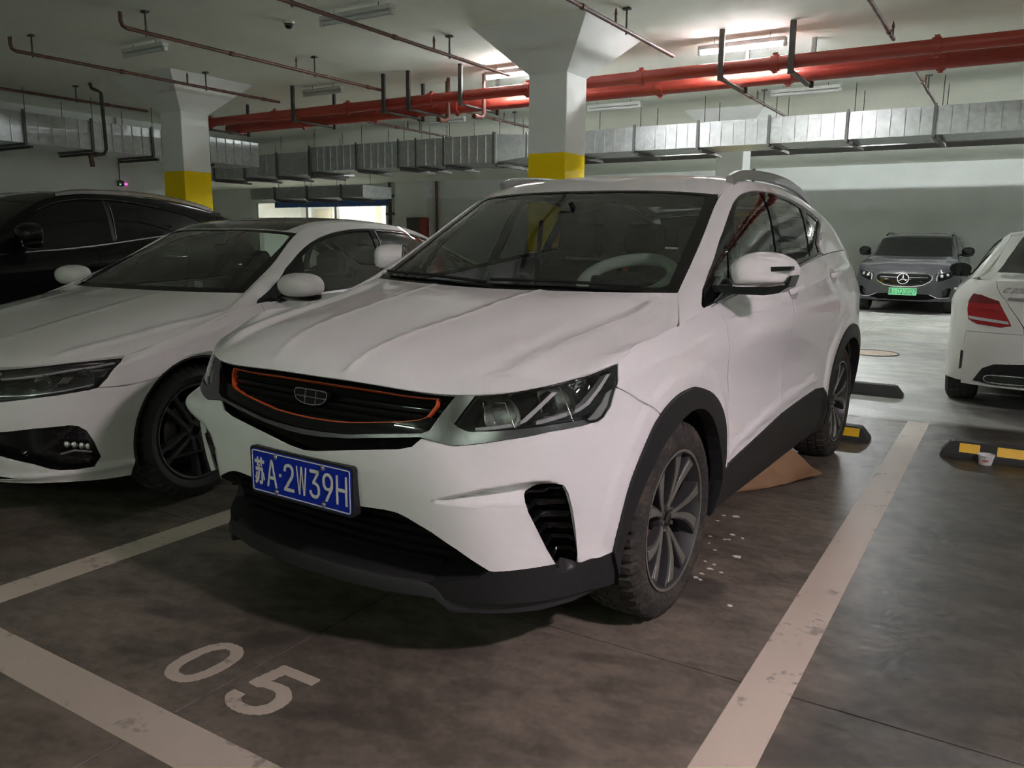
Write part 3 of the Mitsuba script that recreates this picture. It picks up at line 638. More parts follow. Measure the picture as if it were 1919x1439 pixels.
def blade(rs, centre, half, z0, z1, crown=.0):
    """A spoke: radii rs, centre angle and half width (m) at each radius, face height along x from z1(r), depth down to z0."""
    V = []
    for r, c, h, top in zip(rs, centre, half, z1):
        a = h / r
        for da, x in ((-a, z0), (-a, top - .004), (-a * .86, top), (a * .86, top), (a, top - .004), (a, z0)):
            V.append((x, r * math.cos(c + da), r * math.sin(c + da)))
    V = np.array(V); Fc = []; k = 6
    for s in range(len(rs) - 1):
        for i in range(k):
            j = (i + 1) % k; Fc += [(s * k + i, s * k + j, (s + 1) * k + j), (s * k + i, (s + 1) * k + j, (s + 1) * k + i)]
    L = (len(rs) - 1) * k
    Fc += [(0, i + 1, i) for i in range(1, k - 1)] + [(L, L + i, L + i + 1) for i in range(1, k - 1)]
    return trimesh.Trimesh(V, np.array(Fc), process=False)

def wheel(root, name, pos, rot=0.0, side=1, style='turbine', R=.345, face=.0, dark=False, turn=0.0, caliper='m_red', width=.215):
    """A wheel with its tyre; its own axis is x, outward."""
    k = f"{root}__{name}" if root else name
    keep = PLACE[0], PLACE[1]
    M = keep[0] @ euler(turn) @ (np.diag([side, 1, 1]) if side < 0 else np.eye(3)) ; t = keep[0] @ np.array(pos) + keep[1]
    PLACE[0], PLACE[1] = M, t
    fl = (lambda m: trimesh.Trimesh(arr(m)[0], np.array(arr(m)[1])[:, ::-1], process=False)) if side < 0 else (lambda m: m)
    key = key_for(k + '__tyre').rsplit('__tyre', 1)[1]
    rb = .250 * R / .345
    E = lambda nm, m, mt, **q: emit(f"{k}__{nm}", fl(m), mt, **q)
    E('tyre', tyre_mesh(R, width, rb), 'm_tyre' if style == 'turbine' else 'm_rubber', smooth=35)
    s = R / .345
    face_m, side_m = ('m_alloy_dark', 'm_alloy_dark') if dark else ('m_alloy', 'm_alloy_dark')
    E('rim', lathe([(-.006, rb), (.002, rb - .004), (.002, rb - .010), (-.008, rb - .014), (-.020, rb - .017), (-.06, rb - .03), (-.19, rb - .035), (-.20, rb), (-.19, rb - .02), (-.10, rb - .02)], 96), side_m, smooth=40)
    E('rim_edge', lathe([(.0022, rb - .002), (.0035, rb - .006), (.001, rb - .012)], 96), face_m, smooth=40)
    if style == 'turbine':
        rs = np.array([.040, .070, .11, .15, .19, .222, .234]) * s
        for i in range(5):
            a0 = rot + i * 2 * math.pi / 5
            for j, (sw, off) in enumerate(((.20, -.17), (.24, .20))):
                c = a0 + off * np.array([.55, .75, .95, 1.12, 1.4, 1.62, 1.7]) + sw * ((rs / s - .04) / .2) ** 1.6 * (-.55)
                top = np.array([-.034, -.026, -.018, -.011, -.006, -.004, -.004])
                h = np.array([.013, .0135, .016, .021, .027, .032, .033]) * s if j == 0 else np.array([.012, .0115, .0125, .016, .021, .027, .030]) * s
                E('spoke', blade(rs, c, h, -.055, top - .0015), side_m, smooth=30)
                fc = blade(rs[:6], c[:6] + .02, h[:6] * .66, -.03, top[:6] + .0012)
                E('spoke__face', blade(rs[:6], c[:6] + .012, h[:6] * .70, -.05, top[:6] + .0012), face_m, smooth=30)
        E('hub', lathe([(-.03, 0), (-.03, .030 * s), (-.036, .052 * s), (-.07, .058 * s)], 40), side_m, smooth=40)
    else:
        rs = np.array([.040, .075, .12, .17, .215, .234]) * s
        for i in range(5):
            a0 = rot + i * 2 * math.pi / 5
            for off in (-1, 1):
                c = a0 + off * np.array([.42, .30, .20, .165, .155, .15])
                top = np.array([-.032, -.026, -.018, -.010, -.005, -.004]); h = np.array([.012, .0115, .011, .0105, .0115, .015]) * s
                E('spoke', blade(rs, c, h, -.05, top), face_m, smooth=30)
        E('hub', lathe([(-.028, 0), (-.028, .034 * s), (-.036, .052 * s), (-.07, .058 * s)], 40), side_m, smooth=40)
    E('centre_cap', lathe([(-.0235, 0), (-.0245, .024 * s), (-.030, .028 * s)], 32), 'm_gloss_black', smooth=40)
    for i in range(5):
        a = rot + .63 + i * 2 * math.pi / 5
        E('lug_nut', lathe([(-.024, 0), (-.024, .008), (-.036, .0095)], 6).apply_translation((0, .042 * s * math.cos(a), .042 * s * math.sin(a))), 'm_steel')
    E('brake_disc', lathe([(-.085, .05), (-.085, .145 * s), (-.095, .147 * s), (-.107, .145 * s)], 64), 'm_steel', smooth=30)
    E('brake_caliper', prism(Polygon([(.105 * s * math.cos(a), .105 * s * math.sin(a)) for a in np.linspace(2.7, 3.6, 10)] + [(.168 * s * math.cos(a), .168 * s * math.sin(a)) for a in np.linspace(3.6, 2.7, 10)]), -.115, -.055, ((0, 0, 0), (0, 1, 0), (0, 0, 1), (1, 0, 0))), caliper)
    PLACE[0], PLACE[1] = keep

def wall(net, poly, d0, d1, step=.012):
    """The side walls of a hole in a surface, from depth d0 to depth d1."""
    poly = poly if hasattr(poly, 'geom_type') else Polygon(poly)
    if poly.geom_type != 'Polygon': poly = max(poly.geoms, key=lambda g: g.area)
    ring = shapely.segmentize(poly.exterior, step); c = np.array(ring.coords)[:-1]
    P, N = net.eval(c[:, 0], c[:, 1]); n = len(c); i = np.arange(n); j = (i + 1) % n
    V = np.vstack([P - N * d0, P - N * d1]); return V, np.vstack([np.c_[i, j, j + n], np.c_[i, j + n, i + n]])

def on(net, uv, off=0.0, step=None):
    c = np.array(uv, float)
    if step: c = np.array(shapely.segmentize(LineString(c), step).coords)
    P, N = net.eval(c[:, 0], c[:, 1]); return P + N * off

def ribbon(net, uv, width, off, thick, closed=False, step=.012, n=4):
    """A thin raised strip that follows a line drawn on a surface."""
    L = LineString(list(uv) + ([uv[0]] if closed else [])); g = L.buffer(width / 2, cap_style=2, join_style=1)
    return panel(net, g, cell=.02, off=off, skirt=thick)

SU = {}
SU['slot_low'] = [(0.189, 0.4397),(0.3676, 0.4766),(0.4102, 0.4945),(0.4377, 0.5366)]
SU['chrome_low'] = [(0.1847, 0.484),(0.3144, 0.5129),(0.4317, 0.5393),(0.4912, 0.526),(0.539, 0.5141),(0.575, 0.5198),(0.6786, 0.5393),(0.8036, 0.5519),(0.9233, 0.5418)]
SU['chrome_top'] = [(0.1824, 0.5023),(0.3597, 0.5431),(0.4399, 0.5614),(0.4602, 0.5823),(0.513, 0.8259)]
SU['lamp_inner'] = [(0.5695, 0.8393),(0.5293, 0.6264),(0.5424, 0.6072),(0.5677, 0.5872),(0.5832, 0.583),(0.6992, 0.5856),(0.8086, 0.5819),(0.9069, 0.5687),(0.9364, 0.5441)]
SU['lamp_right'] = [(0.9553, 0.541),(0.9711, 0.541),(0.9907, 0.5526),(1.0115, 0.5935),(1.0203, 0.675),(1.0214, 0.7147),(1.0113, 0.7839)]
SU['fshut'] = [(1.0203, 0.6803),(1.1258, 0.5897),(1.1919, 0.5451),(1.2319, 0.5142)]
SU['archF'] = [(1.0461, 0.1197),(1.0665, 0.2017),(1.1093, 0.3434),(1.173, 0.456),(1.229, 0.512),(1.3294, 0.5513),(1.4583, 0.5559),(1.5636, 0.54),(1.7091, 0.4977),(1.8364, 0.4316),(1.8965, 0.3519),(1.9048, 0.2487),(1.8902, 0.1839)]
SU['archFin'] = [(1.0719, 0.0271),(1.0792, 0.0947),(1.0965, 0.1616),(1.1212, 0.2261),(1.151, 0.2876),(1.1844, 0.3434),(1.2222, 0.3904),(1.2669, 0.4279),(1.3203, 0.4563),(1.3817, 0.4751),(1.4481, 0.4838),(1.5161, 0.4824),(1.5829, 0.4713),(1.6463, 0.4507),(1.7045, 0.4209),(1.7558, 0.3815),(1.7991, 0.3323),(1.8333, 0.2751),(1.8575, 0.213),(1.8711, 0.1478),(1.8736, 0.0806),(1.8648, 0.0132)]
SU['archR'] = [(3.6201, 0.1837),(3.6352, 0.2459),(3.6584, 0.3058),(3.6891, 0.3614),(3.727, 0.4108),(3.7713, 0.4529),(3.8212, 0.4871),(3.8758, 0.5134),(3.9342, 0.5323),(3.9952, 0.5443),(4.0579, 0.5497),(4.1212, 0.5489),(4.1837, 0.5419),(4.2444, 0.5284),(4.302, 0.5079),(4.3557, 0.4798),(4.4043, 0.4435),(4.447, 0.399),(4.483, 0.3473),(4.5117, 0.2905),(4.5328, 0.23),(4.5458, 0.1672)]
SU['archRin'] = [(3.692, 0.0271),(3.686, 0.0947),(3.6911, 0.1616),(3.7072, 0.2262),(3.7338, 0.2874),(3.7701, 0.343),(3.8152, 0.3909),(3.8678, 0.4294),(3.9264, 0.458),(3.9894, 0.4765),(4.055, 0.4852),(4.1215, 0.4843),(4.1869, 0.4738),(4.2493, 0.4534),(4.307, 0.4226),(4.3583, 0.3817),(4.4018, 0.3319),(4.4361, 0.275),(4.4605, 0.2131),(4.4743, 0.1479),(4.4771, 0.0806),(4.4689, 0.0132)]
SU['white_low'] = [(1.0438, 0.1184),(0.9294, 0.1074),(0.8492, 0.1217),(0.7527, 0.1182),(0.6529, 0.1123)]
SU['opening'] = [(0.6384, 0.1149),(0.6075, 0.1359),(0.5454, 0.179),(0.4712, 0.2233),(0.3975, 0.2548),(0.3611, 0.2652),(0.3175, 0.267),(0.2185, 0.2608)]
SU['intake'] = [(0.7495, 0.3242),(0.7533, 0.336),(0.7629, 0.3473),(0.787, 0.3598),(0.8244, 0.3728),(0.84, 0.3729),(0.8588, 0.3686),(0.8698, 0.36),(0.8807, 0.3393),(0.8922, 0.293),(0.9023, 0.2291),(0.9134, 0.1508),(0.9167, 0.1107),(0.9051, 0.0963),(0.8874, 0.0902),(0.864, 0.0952),(0.8525, 0.1073),(0.8356, 0.1301),(0.8081, 0.1812),(0.7774, 0.248),(0.7546, 0.2997)]
SU['blade'] = [(0.4551, 0.3134),(0.5459, 0.347),(0.6216, 0.3701),(0.7097, 0.3861),(0.7673, 0.3929),(0.8138, 0.3903),(0.8452, 0.3799),(0.8671, 0.364),(0.8808, 0.3417),(0.8936, 0.2927),(0.9055, 0.2205),(0.9165, 0.1501),(0.9261, 0.1057),(0.8874, 0.0888),(0.8583, 0.0977),(0.8029, 0.1819),(0.7656, 0.2693),(0.7492, 0.3146),(0.7088, 0.3172),(0.6636, 0.3177),(0.5956, 0.3158),(0.525, 0.314)]
SU['doorshut'] = [(1.8553, 0.829),(1.8668, 0.7875),(1.8719, 0.7227),(1.8763, 0.6743),(1.9192, 0.5744),(1.9868, 0.4685),(1.9766, 0.3503),(1.9289, 0.2134),(1.9078, 0.1797)]
SU['shut2'] = [(2.7809, 0.8242),(2.7801, 0.7024),(2.7802, 0.5394),(2.7703, 0.3542),(2.7501, 0.1934)]
SU['shut3'] = [(3.6815, 0.8269),(3.7212, 0.7393),(3.7009, 0.6479),(3.601, 0.534),(3.4811, 0.4125),(3.441, 0.2739)]
SU['sill'] = [(1.8902, 0.1839),(2.0371, 0.191),(2.7177, 0.2492),(3.0335, 0.263),(3.4071, 0.275),(3.5511, 0.263)]
SU['sill_bottom'] = [(1.8992, 0.0205),(2.7799, 0.0205),(3.681, 0.0205)]
SU['tail'] = [(4.4824, 0.7443),(4.4824, 0.6688),(4.5622, 0.624)]
SU['handles'] = [(2.822, 0.7562),(3.6507, 0.7508)]
SU['creaseA'] = [(0.2097, 0.8576),(0.2276, 0.5729),(0.1429, 0.3662),(0.1006, 0.1294),(0.0891, 0.0641)]
SU['creaseB'] = [(0.7141, 0.8067),(0.6403, 0.561),(0.5906, 0.2874),(0.5443, 0.1219),(0.5191, 0.0642)]
SU['creaseAL'] = [(-0.2875, 0.3301),(-0.2487, 0.1889),(-0.2214, 0.0746)]
SU['hoodspec'] = [(0.6717, 0.7327)]
SU['hood_front'] = [(0.1297, 0.8256),(0.3219, 0.825),(0.4368, 0.8223),(0.4791, 0.8244),(0.5652, 0.8381),(0.625, 0.8481),(0.7085, 0.8446),(0.8052, 0.8301),(0.893, 0.8233),(0.9621, 0.8142),(1.0036, 0.7954)]
SU['orange_out'] = [(0.065, 0.8023),(0.3253, 0.7997),(0.4386, 0.8046),(0.4591, 0.8138),(0.461, 0.7512),(0.449, 0.6891),(0.4379, 0.6536),(0.4149, 0.631),(0.3502, 0.6078),(0.2361, 0.575),(0.1488, 0.5543)]
SU['dlo'] = [(0.271, 0.0277),(0.2443, 0.0539),(0.2585, 0.1531),(0.3413, 0.2131),(0.5351, 0.3067),(0.7672, 0.3505),(0.8804, 0.3701),(1.0109, 0.3844),(1.1334, 0.3911),(1.2465, 0.394),(1.3534, 0.3915),(1.5112, 0.382),(1.6794, 0.3559),(1.8523, 0.3197),(2.0022, 0.282),(2.1464, 0.2546),(2.2635, 0.2261)]
SU['dlo_rear'] = [(2.233, 0.1933),(2.0667, 0.1225),(1.9514, 0.0615),(1.9873, -0.0054)]
SU['beltline'] = [(1.9686, -0.0089),(1.6304, 0.0),(1.4375, 0.0017)]
SU['bpillar'] = [(1.3085, 0.3849),(1.4329, 0.3796),(1.306, 0.0635),(1.159, 0.0747)]
SU['cpillar'] = [(1.8876, 0.302),(1.9646, 0.2834),(1.8375, 0.01),(1.7703, 0.0121)]
SU['fin'] = [(2.1076, 0.1292),(2.2372, 0.1384),(2.2255, 0.0797),(2.2462, -0.0167),(1.9873, -0.0054),(2.1117, 0.0811)]
SU['apillar'] = [(0.2045, 0.3763),(0.312, 0.3954),(0.4495, 0.4011),(0.87, 0.449),(1.0158, 0.4979)]
SU['ws_frit'] = [(-0.6444, -0.0205),(-0.0454, 0.0193),(0.2671, 0.0182),(0.5604, 0.0121),(0.7095, 0.0355),(0.6943, 0.3672),(0.6768, 0.7975),(0.1405, 0.7836),(-0.3196, 0.7933),(-0.6114, 0.7879)]
GLYPH = [[[[0.016,0.082],[0.021,0.108],[0.158,0.165],[0.265,0.253],[0.324,0.346],[0.367,0.491],[0.357,0.503],[0.09,0.503],[0.074,0.523],[0.08,0.615],[0.091,0.626],[0.38,0.626],[0.388,0.723],[0.404,0.733],[0.505,0.733],[0.521,0.718],[0.519,0.626],[0.809,0.621],[0.809,0.459],[0.872,0.472],[0.888,0.456],[1.0,0.236],[0.989,0.195],[0.91,0.164],[0.888,0.169],[0.806,0.338],[0.787,0.159],[0.755,0.062],[0.723,0.031],[0.665,0.01],[0.489,0.015],[0.457,0.092],[0.457,0.118],[0.473,0.133],[0.629,0.128],[0.643,0.146],[0.676,0.445],[0.673,0.502],[0.509,0.502],[0.452,0.308],[0.399,0.21],[0.309,0.113],[0.207,0.046],[0.101,0.0],[0.064,0.015]]],[[[0.0,0.882],[0.016,0.903],[0.237,0.903],[0.239,0.979],[0.255,1.0],[0.362,1.0],[0.372,0.99],[0.375,0.903],[0.608,0.903],[0.612,0.979],[0.628,1.0],[0.734,1.0],[0.745,0.99],[0.747,0.903],[0.984,0.897],[0.989,0.795],[0.973,0.779],[0.747,0.779],[0.745,0.677],[0.729,0.667],[0.628,0.667],[0.612,0.687],[0.609,0.779],[0.376,0.779],[0.367,0.672],[0.255,0.667],[0.239,0.687],[0.238,0.779],[0.016,0.779],[0.0,0.8]]],[[[0.011,0.226],[0.016,0.246],[0.106,0.345],[0.17,0.467],[0.197,0.472],[0.277,0.431],[0.282,0.405],[0.234,0.313],[0.117,0.164],[0.074,0.174]]]]
def number_plate(root, name, centre, w, h, normal_tilt, text, mats, frame=True, bolts=True, M=None):
    """A licence plate facing -y of the current placement: board, border line, raised characters, bolts."""
    keep = PLACE[0], PLACE[1]
    Mx = np.array([[1, 0, 0], [0, math.cos(normal_tilt), -math.sin(normal_tilt)], [0, math.sin(normal_tilt), math.cos(normal_tilt)]])
    if M is not None: Mx = M @ Mx
    PLACE[0], PLACE[1] = keep[0] @ Mx, keep[0] @ np.array(centre) + keep[1]
    k = f"{root}__{name}"; bm, tm = mats
    fr = ((0, 0, 0), (1, 0, 0), (0, 0, 1), (0, -1, 0))
    rr = lambda a, b, r: shapely.box(-a / 2 + r, -b / 2 + r, a / 2 - r, b / 2 - r).buffer(r, quad_segs=5)
    if frame: emit(k + '__frame', prism(rr(w + .016, h + .016, .014), -.030, -.002, fr), 'm_black_plastic', smooth=25)
    emit(k + '__board', prism(rr(w, h, .010), -.004, .0, fr), bm, smooth=25)
    s = w / .44
    emit(k + '__border', prism(rr(w - .006 * s, h - .006 * s, .008).difference(rr(w - .013 * s, h - .013 * s, .006)), 0, .0010, fr), tm)
    def char(ch, x0, cw, chh):
        if ch == '苏':
            g = union_all([Polygon([(a * cw, b * chh) for a, b in q[0]], [[(a * cw, b * chh) for a, b in r] for r in q[1:]]).buffer(0) for q in GLYPH])
            m = prism(g, 0, .0016)
        else:
            m = meshkit.text_mesh(ch, chh, .0016); b = m.bounds; V = np.array(m.vertices); V[:, 0] = (V[:, 0] - b[0, 0]) / (b[1, 0] - b[0, 0]) * cw; V[:, 1] = (V[:, 1] - b[0, 1]) / (b[1, 1] - b[0, 1]) * chh
            m = trimesh.Trimesh(V, m.faces, process=False)
        V = np.array(m.vertices); V = np.c_[V[:, 0] + x0, -V[:, 2] - .0001, V[:, 1] - chh / 2]
        emit(k + '__character', trimesh.Trimesh(V, m.faces, process=False), tm)
    x = -w / 2 + .0155 * s; cw, ch, gap = .045 * s, .090 * s, .012 * s
    if len(text) > 8: cw, gap = .041 * s, .009 * s
    for q in text:
        if q == '·': emit(k + '__dot', prism(Point(x + .005 * s, 0).buffer(.0055 * s), 0, .0016, fr), tm); x += .022 * s
        else: char(q, x, cw * (1.0 if q != '苏' else 1.0), ch); x += cw + gap
    if bolts:
        for bx in (-.105, .105):
            for bz in (-.057, .057):
                emit(k + '__bolt', trimesh.creation.icosphere(2, .009).apply_transform(np.diag([1, .55, 1, 1])).apply_translation((bx * s, -.001, bz * s)), 'm_chrome', smooth=True)
    PLACE[0], PLACE[1] = keep

# ---------------------------------------------------------------- the white SUV
SUV_M = np.array([[0.999632, 0.026679, 0.005], [-0.026679, 0.999644, -0.000133], [-0.005002, 0.0, 0.999987]])
def build_suv():
    place(SUV_M)
    r = thing('sport_utility_vehicle', 'white compact SUV with blue plate and orange-edged black grille in the middle of the picture', 'car')
    N = suv_nets(); B, H, W, R, G, Tn = [N[k] for k in 'BHWRGT']; D = SU
    vm = B.vk[-1]; ue = B.uk[-1]
    AF, AR = [tuple(q) for q in smooth_poly(D['archF'], False, 5)], D['archR']
    ks = int(np.argmin([math.hypot(a - 1.2319, b - .5142) for a, b in AF]))      # where the bumper meets the fender on the arch
    # sculpting: flared arches, the blade around the corner intake, door hollows, shoulder line
    def torn(u, v, X):
        S = lambda t: np.clip(t, 0, 1) ** 2 * (3 - 2 * np.clip(t, 0, 1))
        return -.13 * S((-u - .45) / .30) * S((.42 - v) / .13) + .055 * np.exp(-((u + .74) / .16) ** 2 - ((v - .45) / .055) ** 2)
    torn.signed = True                       # the knocked-in right front corner of the bumper (left in the picture)
    B.disp = [torn, d_poly(D['blade'], -.046, .032),
              d_poly([(2.0, .27), (2.6, .33), (3.35, .36), (3.5, .31), (3.0, .275), (2.5, .25), (2.0, .21)], .008, .03),
              d_line([(1.05, .70), (1.9, .735), (2.9, .755), (3.9, .765), (4.4, .76)], .006, .028),
              d_line([(1.9, .52), (2.6, .47), (3.3, .44), (3.6, .45)], -.008, .09)]
    ringF = Polygon(AF + [(1.865, .0), (1.06, .0)]); ringR = Polygon(AR + [(4.50, 0), (3.66, 0)])
    def flare(g, w, hgt):
        g2 = g.buffer(.0)
        def f(u, v, X):
            d = shapely.distance(shapely.points(np.c_[u, v]), g2); t = np.clip(1 - (d - w * .55) / (w * .45), 0, 1); return hgt * t * t * (3 - 2 * t)
        return f
    B.disp += [flare(ringF, .085, .010), flare(ringR, .085, .010)]
    H.disp = [d_line(smooth_poly([(.240, .93), (.206, .60), (.163, .366), (.120, .15), (.098, .04)], False), .0048, .020, True, True),
              d_line(smooth_poly([(-.33, .93), (-.305, .60), (-.275, .34), (-.2487, .189), (-.2214, .0646)], False), .0040, .020, True, True),
              d_line([(.7141, .8067), (.6403, .561), (.5906, .2874), (.5443, .1219)], -.011, .045),
              d_line([(.80, .80), (.73, .55), (.675, .29), (.63, .13)], .009, .06)]
    E = lambda nm, pn, mt, **q: pemit(f"{r}__{nm}", pn, mt, **q)
    both = lambda nm, pn, mt, **q: (E(nm, pn, mt, **q), E(nm, pn, mt, side=-1, **q))
    e = lambda nm, m, mt, **q: emit(f"{r}__{nm}", m, mt, **q)
    eb = lambda nm, m, mt, **q: (emit(f"{r}__{nm}", m, mt, **q), emit(f"{r}__{nm}", flipx(m), mt, **q))
    # bonnet
    E('bonnet', panel(H, shapely.box(-H.uk[-1], 0, H.uk[-1], H.vk[-1]), .012, skirt=.008, gap=.003), 'm_white_paint')
    # front bumper
    half = [(0, .405), (.06, .412)] + D['slot_low'] + D['chrome_low'][3:] + D['lamp_right'][:5] + D['fshut'] + AF[:ks][::-1] + D['white_low'][1:] + D['opening'] + [(0, .262)]
    bump = ushape(half); intake = Polygon(D['intake']); im = shapely.transform(intake, lambda a: a * [-1, 1])
    E('front_bumper', panel(B, bump.difference(intake).difference(im), .008, skirt=.020, gap=.0012), 'm_white_paint')
    # corner intakes with louvres
    for s in (1, -1):
        fl = (lambda m: m) if s > 0 else flipx
        e('corner_intake', fl(wall(B, intake, .004, .07)), 'm_gloss_black')
        e('corner_intake__back', fl(panel(B, intake, .02, off=-.065, skirt=0)[:2]), 'm_void')
        for q in range(6):
            vv = .335 - q * .042; L = LineString([(.70, vv + .012), (.95, vv)]).intersection(intake)
            if L.is_empty or L.length < .03: continue
            P = on(B, np.array(L.coords), -.030, .02); e('corner_intake__louvre', fl(tube(P, .0, prof=[(-.016, -.005), (.014, -.009), (.018, .000), (.012, .009), (-.016, .006)])), 'm_gloss_black', smooth=50)
    # grille
    cav = [(0, .492), (.08, .494), (.16, .500)] + D['chrome_top'] + [(.513, vm), (0, vm)]
    gp = ushape(cav)
    e('grille', wall(B, gp, .002, .07), 'm_gloss_black'); E('grille__back', panel(B, gp, .03, off=-.050, skirt=0), 'm_void')
    for q, vv in enumerate((.555, .61, .665, .72, .775)):
        L = LineString([(-.6, vv), (.6, vv)]).intersection(gp)
        P = on(B, np.array(L.coords), -.046, .03); e('grille__bar', tube(P, 0, prof=[(-.014, -.007), (.010, -.010), (.014, 0), (.010, .008), (-.014, .006)]), 'm_void' if q in (0, 1, 2, 4) else 'm_gloss_black', smooth=50)
    orange = [(0, .548)] + D['orange_out'][::-1][1:-2] + [(.3253, .802), (.0, .805)]
    oh = ushape([(0, .545), (.08, .548), (.16, .556), (.2361, .575), (.3502, .6078), (.408, .633), (.430, .6546), (.441, .6891), (.453, .7512), (.452, .8085), (.4386, .806), (.3253, .802), (.15, .803), (0, .804)])
    oi = oh.buffer(-.0075)
    E('grille__orange_frame', panel(B, oh.difference(oi), .010, off=-.020, skirt=.020), 'm_orange', label='thin orange frame around the grille')
    E('grille__lower_band', panel(B, gp.difference(oh).intersection(shapely.box(-.47, .4, .47, .66)).difference(oh.convex_hull), .02, off=-.014, skirt=.01), 'm_gloss_black')
    # black slot and chrome moustache
    slot = ushape([(0, .405), (.06, .412)] + D['slot_low'] + [D['chrome_low'][2]] + D['chrome_low'][:2][::-1] + [(.08, .472), (0, .468)])
    e('bumper_slot', wall(B, slot, .004, .05), 'm_gloss_black'); E('bumper_slot__back', panel(B, slot, .03, off=-.045, skirt=0), 'm_void')
    chrome = ushape([(0, .466), (.08, .470)] + D['chrome_low'] + [D['lamp_inner'][-1]] + D['lamp_inner'][::-1][1:-1] + [(.5695, vm), (.513, vm)] + D['chrome_top'][::-1][1:] + [(.16, .5), (.08, .494), (0, .491)])
    E('chrome_trim', panel(B, chrome, .010, off=.004, skirt=.014, gap=.001), 'm_satin', label='satin chrome strip under the grille that runs on below the headlights')
    # headlights
    lamp = Polygon([(.5695, vm)] + D['lamp_inner'][1:] + D['lamp_right'] + [(1.0036, .803), (.99, vm)]).buffer(0).intersection(shapely.box(0, 0, 3, vm))
    for s in (1, -1):
        fl = (lambda m: m) if s > 0 else flipx
        k = key_for(f"{r}__headlight__housing").split('__')[1]
        hk = 'headlight' if s > 0 else 'headlight_001'
        e(hk + '__housing', fl(cat(wall(B, lamp, .003, .085), panel(B, lamp, .03, off=-.08, skirt=0)[:2])), 'm_gloss_black')
        pemit(f"{r}__{hk}__lens", panel(B, lamp, .015, off=-.001, skirt=0, gap=.002), 'm_clear', side=s)
        pemit(f"{r}__{hk}__lens_edge", panel(B, lamp.difference(lamp.buffer(-.010)), .015, off=-.004, skirt=.006), 'm_gloss_black', side=s)
        pemit(f"{r}__{hk}__side_marker", panel(B, Polygon([(.925, .548), (.965, .545), (.988, .558), (1.008, .597), (1.017, .68), (.992, .665), (.978, .615), (.955, .578)]), .012, off=-.006, skirt=.004), 'm_lens_grey', side=s)
        for dr_ in ([(.585, .602), (.64, .606), (.705, .613), (.727, .628), (.765, .70), (.800, .772)], [(.765, .601), (.84, .606), (.905, .612), (.935, .632), (.965, .70), (.988, .775)]):
            pemit(f"{r}__{hk}__daytime_light", ribbon(B, dr_, .021, -.020, .03), 'm_drl', side=s)
        for (cu, cv, rad) in ((.672, .700, .052), (.862, .700, .054)):
            P, Nn = B.eval([cu], [cv]); P, Nn = P[0] - Nn[0] * .070, np.array([.10, -1, .05]); Nn /= np.linalg.norm(Nn)
            a = np.cross(Nn, [0, 0, 1]); a /= np.linalg.norm(a); b = np.cross(a, Nn)
            bowl = lathe([(0, 0), (.004, rad * .5), (.016, rad * .85), (.040, rad * 1.08), (.042, rad * 1.12)], 40); V = np.array(bowl.vertices)
            bowl = trimesh.Trimesh(P + V[:, :1] * Nn + V[:, 1:2] * a + V[:, 2:] * b, bowl.faces, process=False)
            emit(f"{r}__{hk}__reflector", fl(bowl), 'm_lamp_bowl', smooth=60)
            ball = trimesh.creation.icosphere(3, rad * .62); ball.apply_translation(P + Nn * .026)
            emit(f"{r}__{hk}__projector", fl(ball), 'm_glass_ball', smooth=True)
            fr = tube([P + Nn * .046 + a * x + b * y for x, y in ((-rad * 1.05, -rad * .9), (rad * .7, -rad * .9), (rad * 1.15, rad * .7), (-rad * .2, rad * .8))], .003, 6, closed=True)
            emit(f"{r}__{hk}__bezel", fl(fr), 'm_chrome', smooth=40)
    # fenders, doors, quarters
    fen = [(1.0036, .803), (.995, vm), (1.44, vm), (1.50, vm + .004), (1.8553, vm + .004)] + D['doorshut'] + AF[ks:-4][::-1] + D['fshut'][::-1] + D['lamp_right'][4:6]
    both('fender', panel(B, fen, .02, gap=.0026), 'm_white_paint')
    fd = [(1.8553, vm)] + D['doorshut'] + D['sill'][1:2] + [(2.7501, .2518)] + D['shut2'][::-1][1:-1] + [(2.7809, vm)]
    both('front_door', panel(B, fd, .022, gap=.0026), 'm_white_paint')
    rd = [(2.7809, vm)] + D['shut2'][1:-1] + [(2.7501, .2518)] + D['sill'][3:5] + D['shut3'][::-1][:5] + [(3.6815, vm)]
    both('rear_door', panel(B, rd, .022, gap=.0026), 'm_white_paint')
    qt = Polygon([(3.6815, vm)] + D['shut3'][1:] + D['sill'][4:] + AR + [(4.56, .10), (4.66, .10), (4.66, .62), (4.60, vm)])
    tail = Polygon([(4.40, .790), (4.60, .805), (4.85, .80), (4.85, .69), (4.62, .665), (4.44, .72)])
    both('rear_quarter', panel(B, qt.difference(tail), .022, gap=.0015), 'm_white_paint')
    both('tail_light', panel(B, tail, .02, off=.001, skirt=.03), 'm_tail_dark')
    tg = Polygon([(4.66, .30), (ue, .30), (ue, vm), (4.60, vm), (4.66, .62)]).difference(tail)
    E('tailgate', pjoin(panel(B, tg, .04, skirt=.01), pflip(panel(B, tg, .04, skirt=.01))), 'm_white_paint')
    rb_ = Polygon([(4.66, .02), (ue, .02), (ue, .298), (4.66, .298)])
    E('rear_bumper', pjoin(panel(B, rb_, .04), pflip(panel(B, rb_, .04))), 'm_black_plastic')
    sl = D['sill'] + [AR[0], (3.692, .0271), (3.692, 0), (1.865, 0), (1.8648, .0132), (1.8711, .1478)]
    both('sill_cladding', panel(B, sl, .025, off=.006, skirt=.03), 'm_black_plastic')
    both('wheel_arch_cladding', panel(B, Polygon(AF + D['archFin'][::-1]).buffer(0), .012, off=.010, skirt=.05), 'm_black_plastic')
    both('wheel_arch_cladding', panel(B, Polygon(AR + D['archRin'][::-1]).buffer(0), .012, off=.010, skirt=.05), 'm_black_plastic')
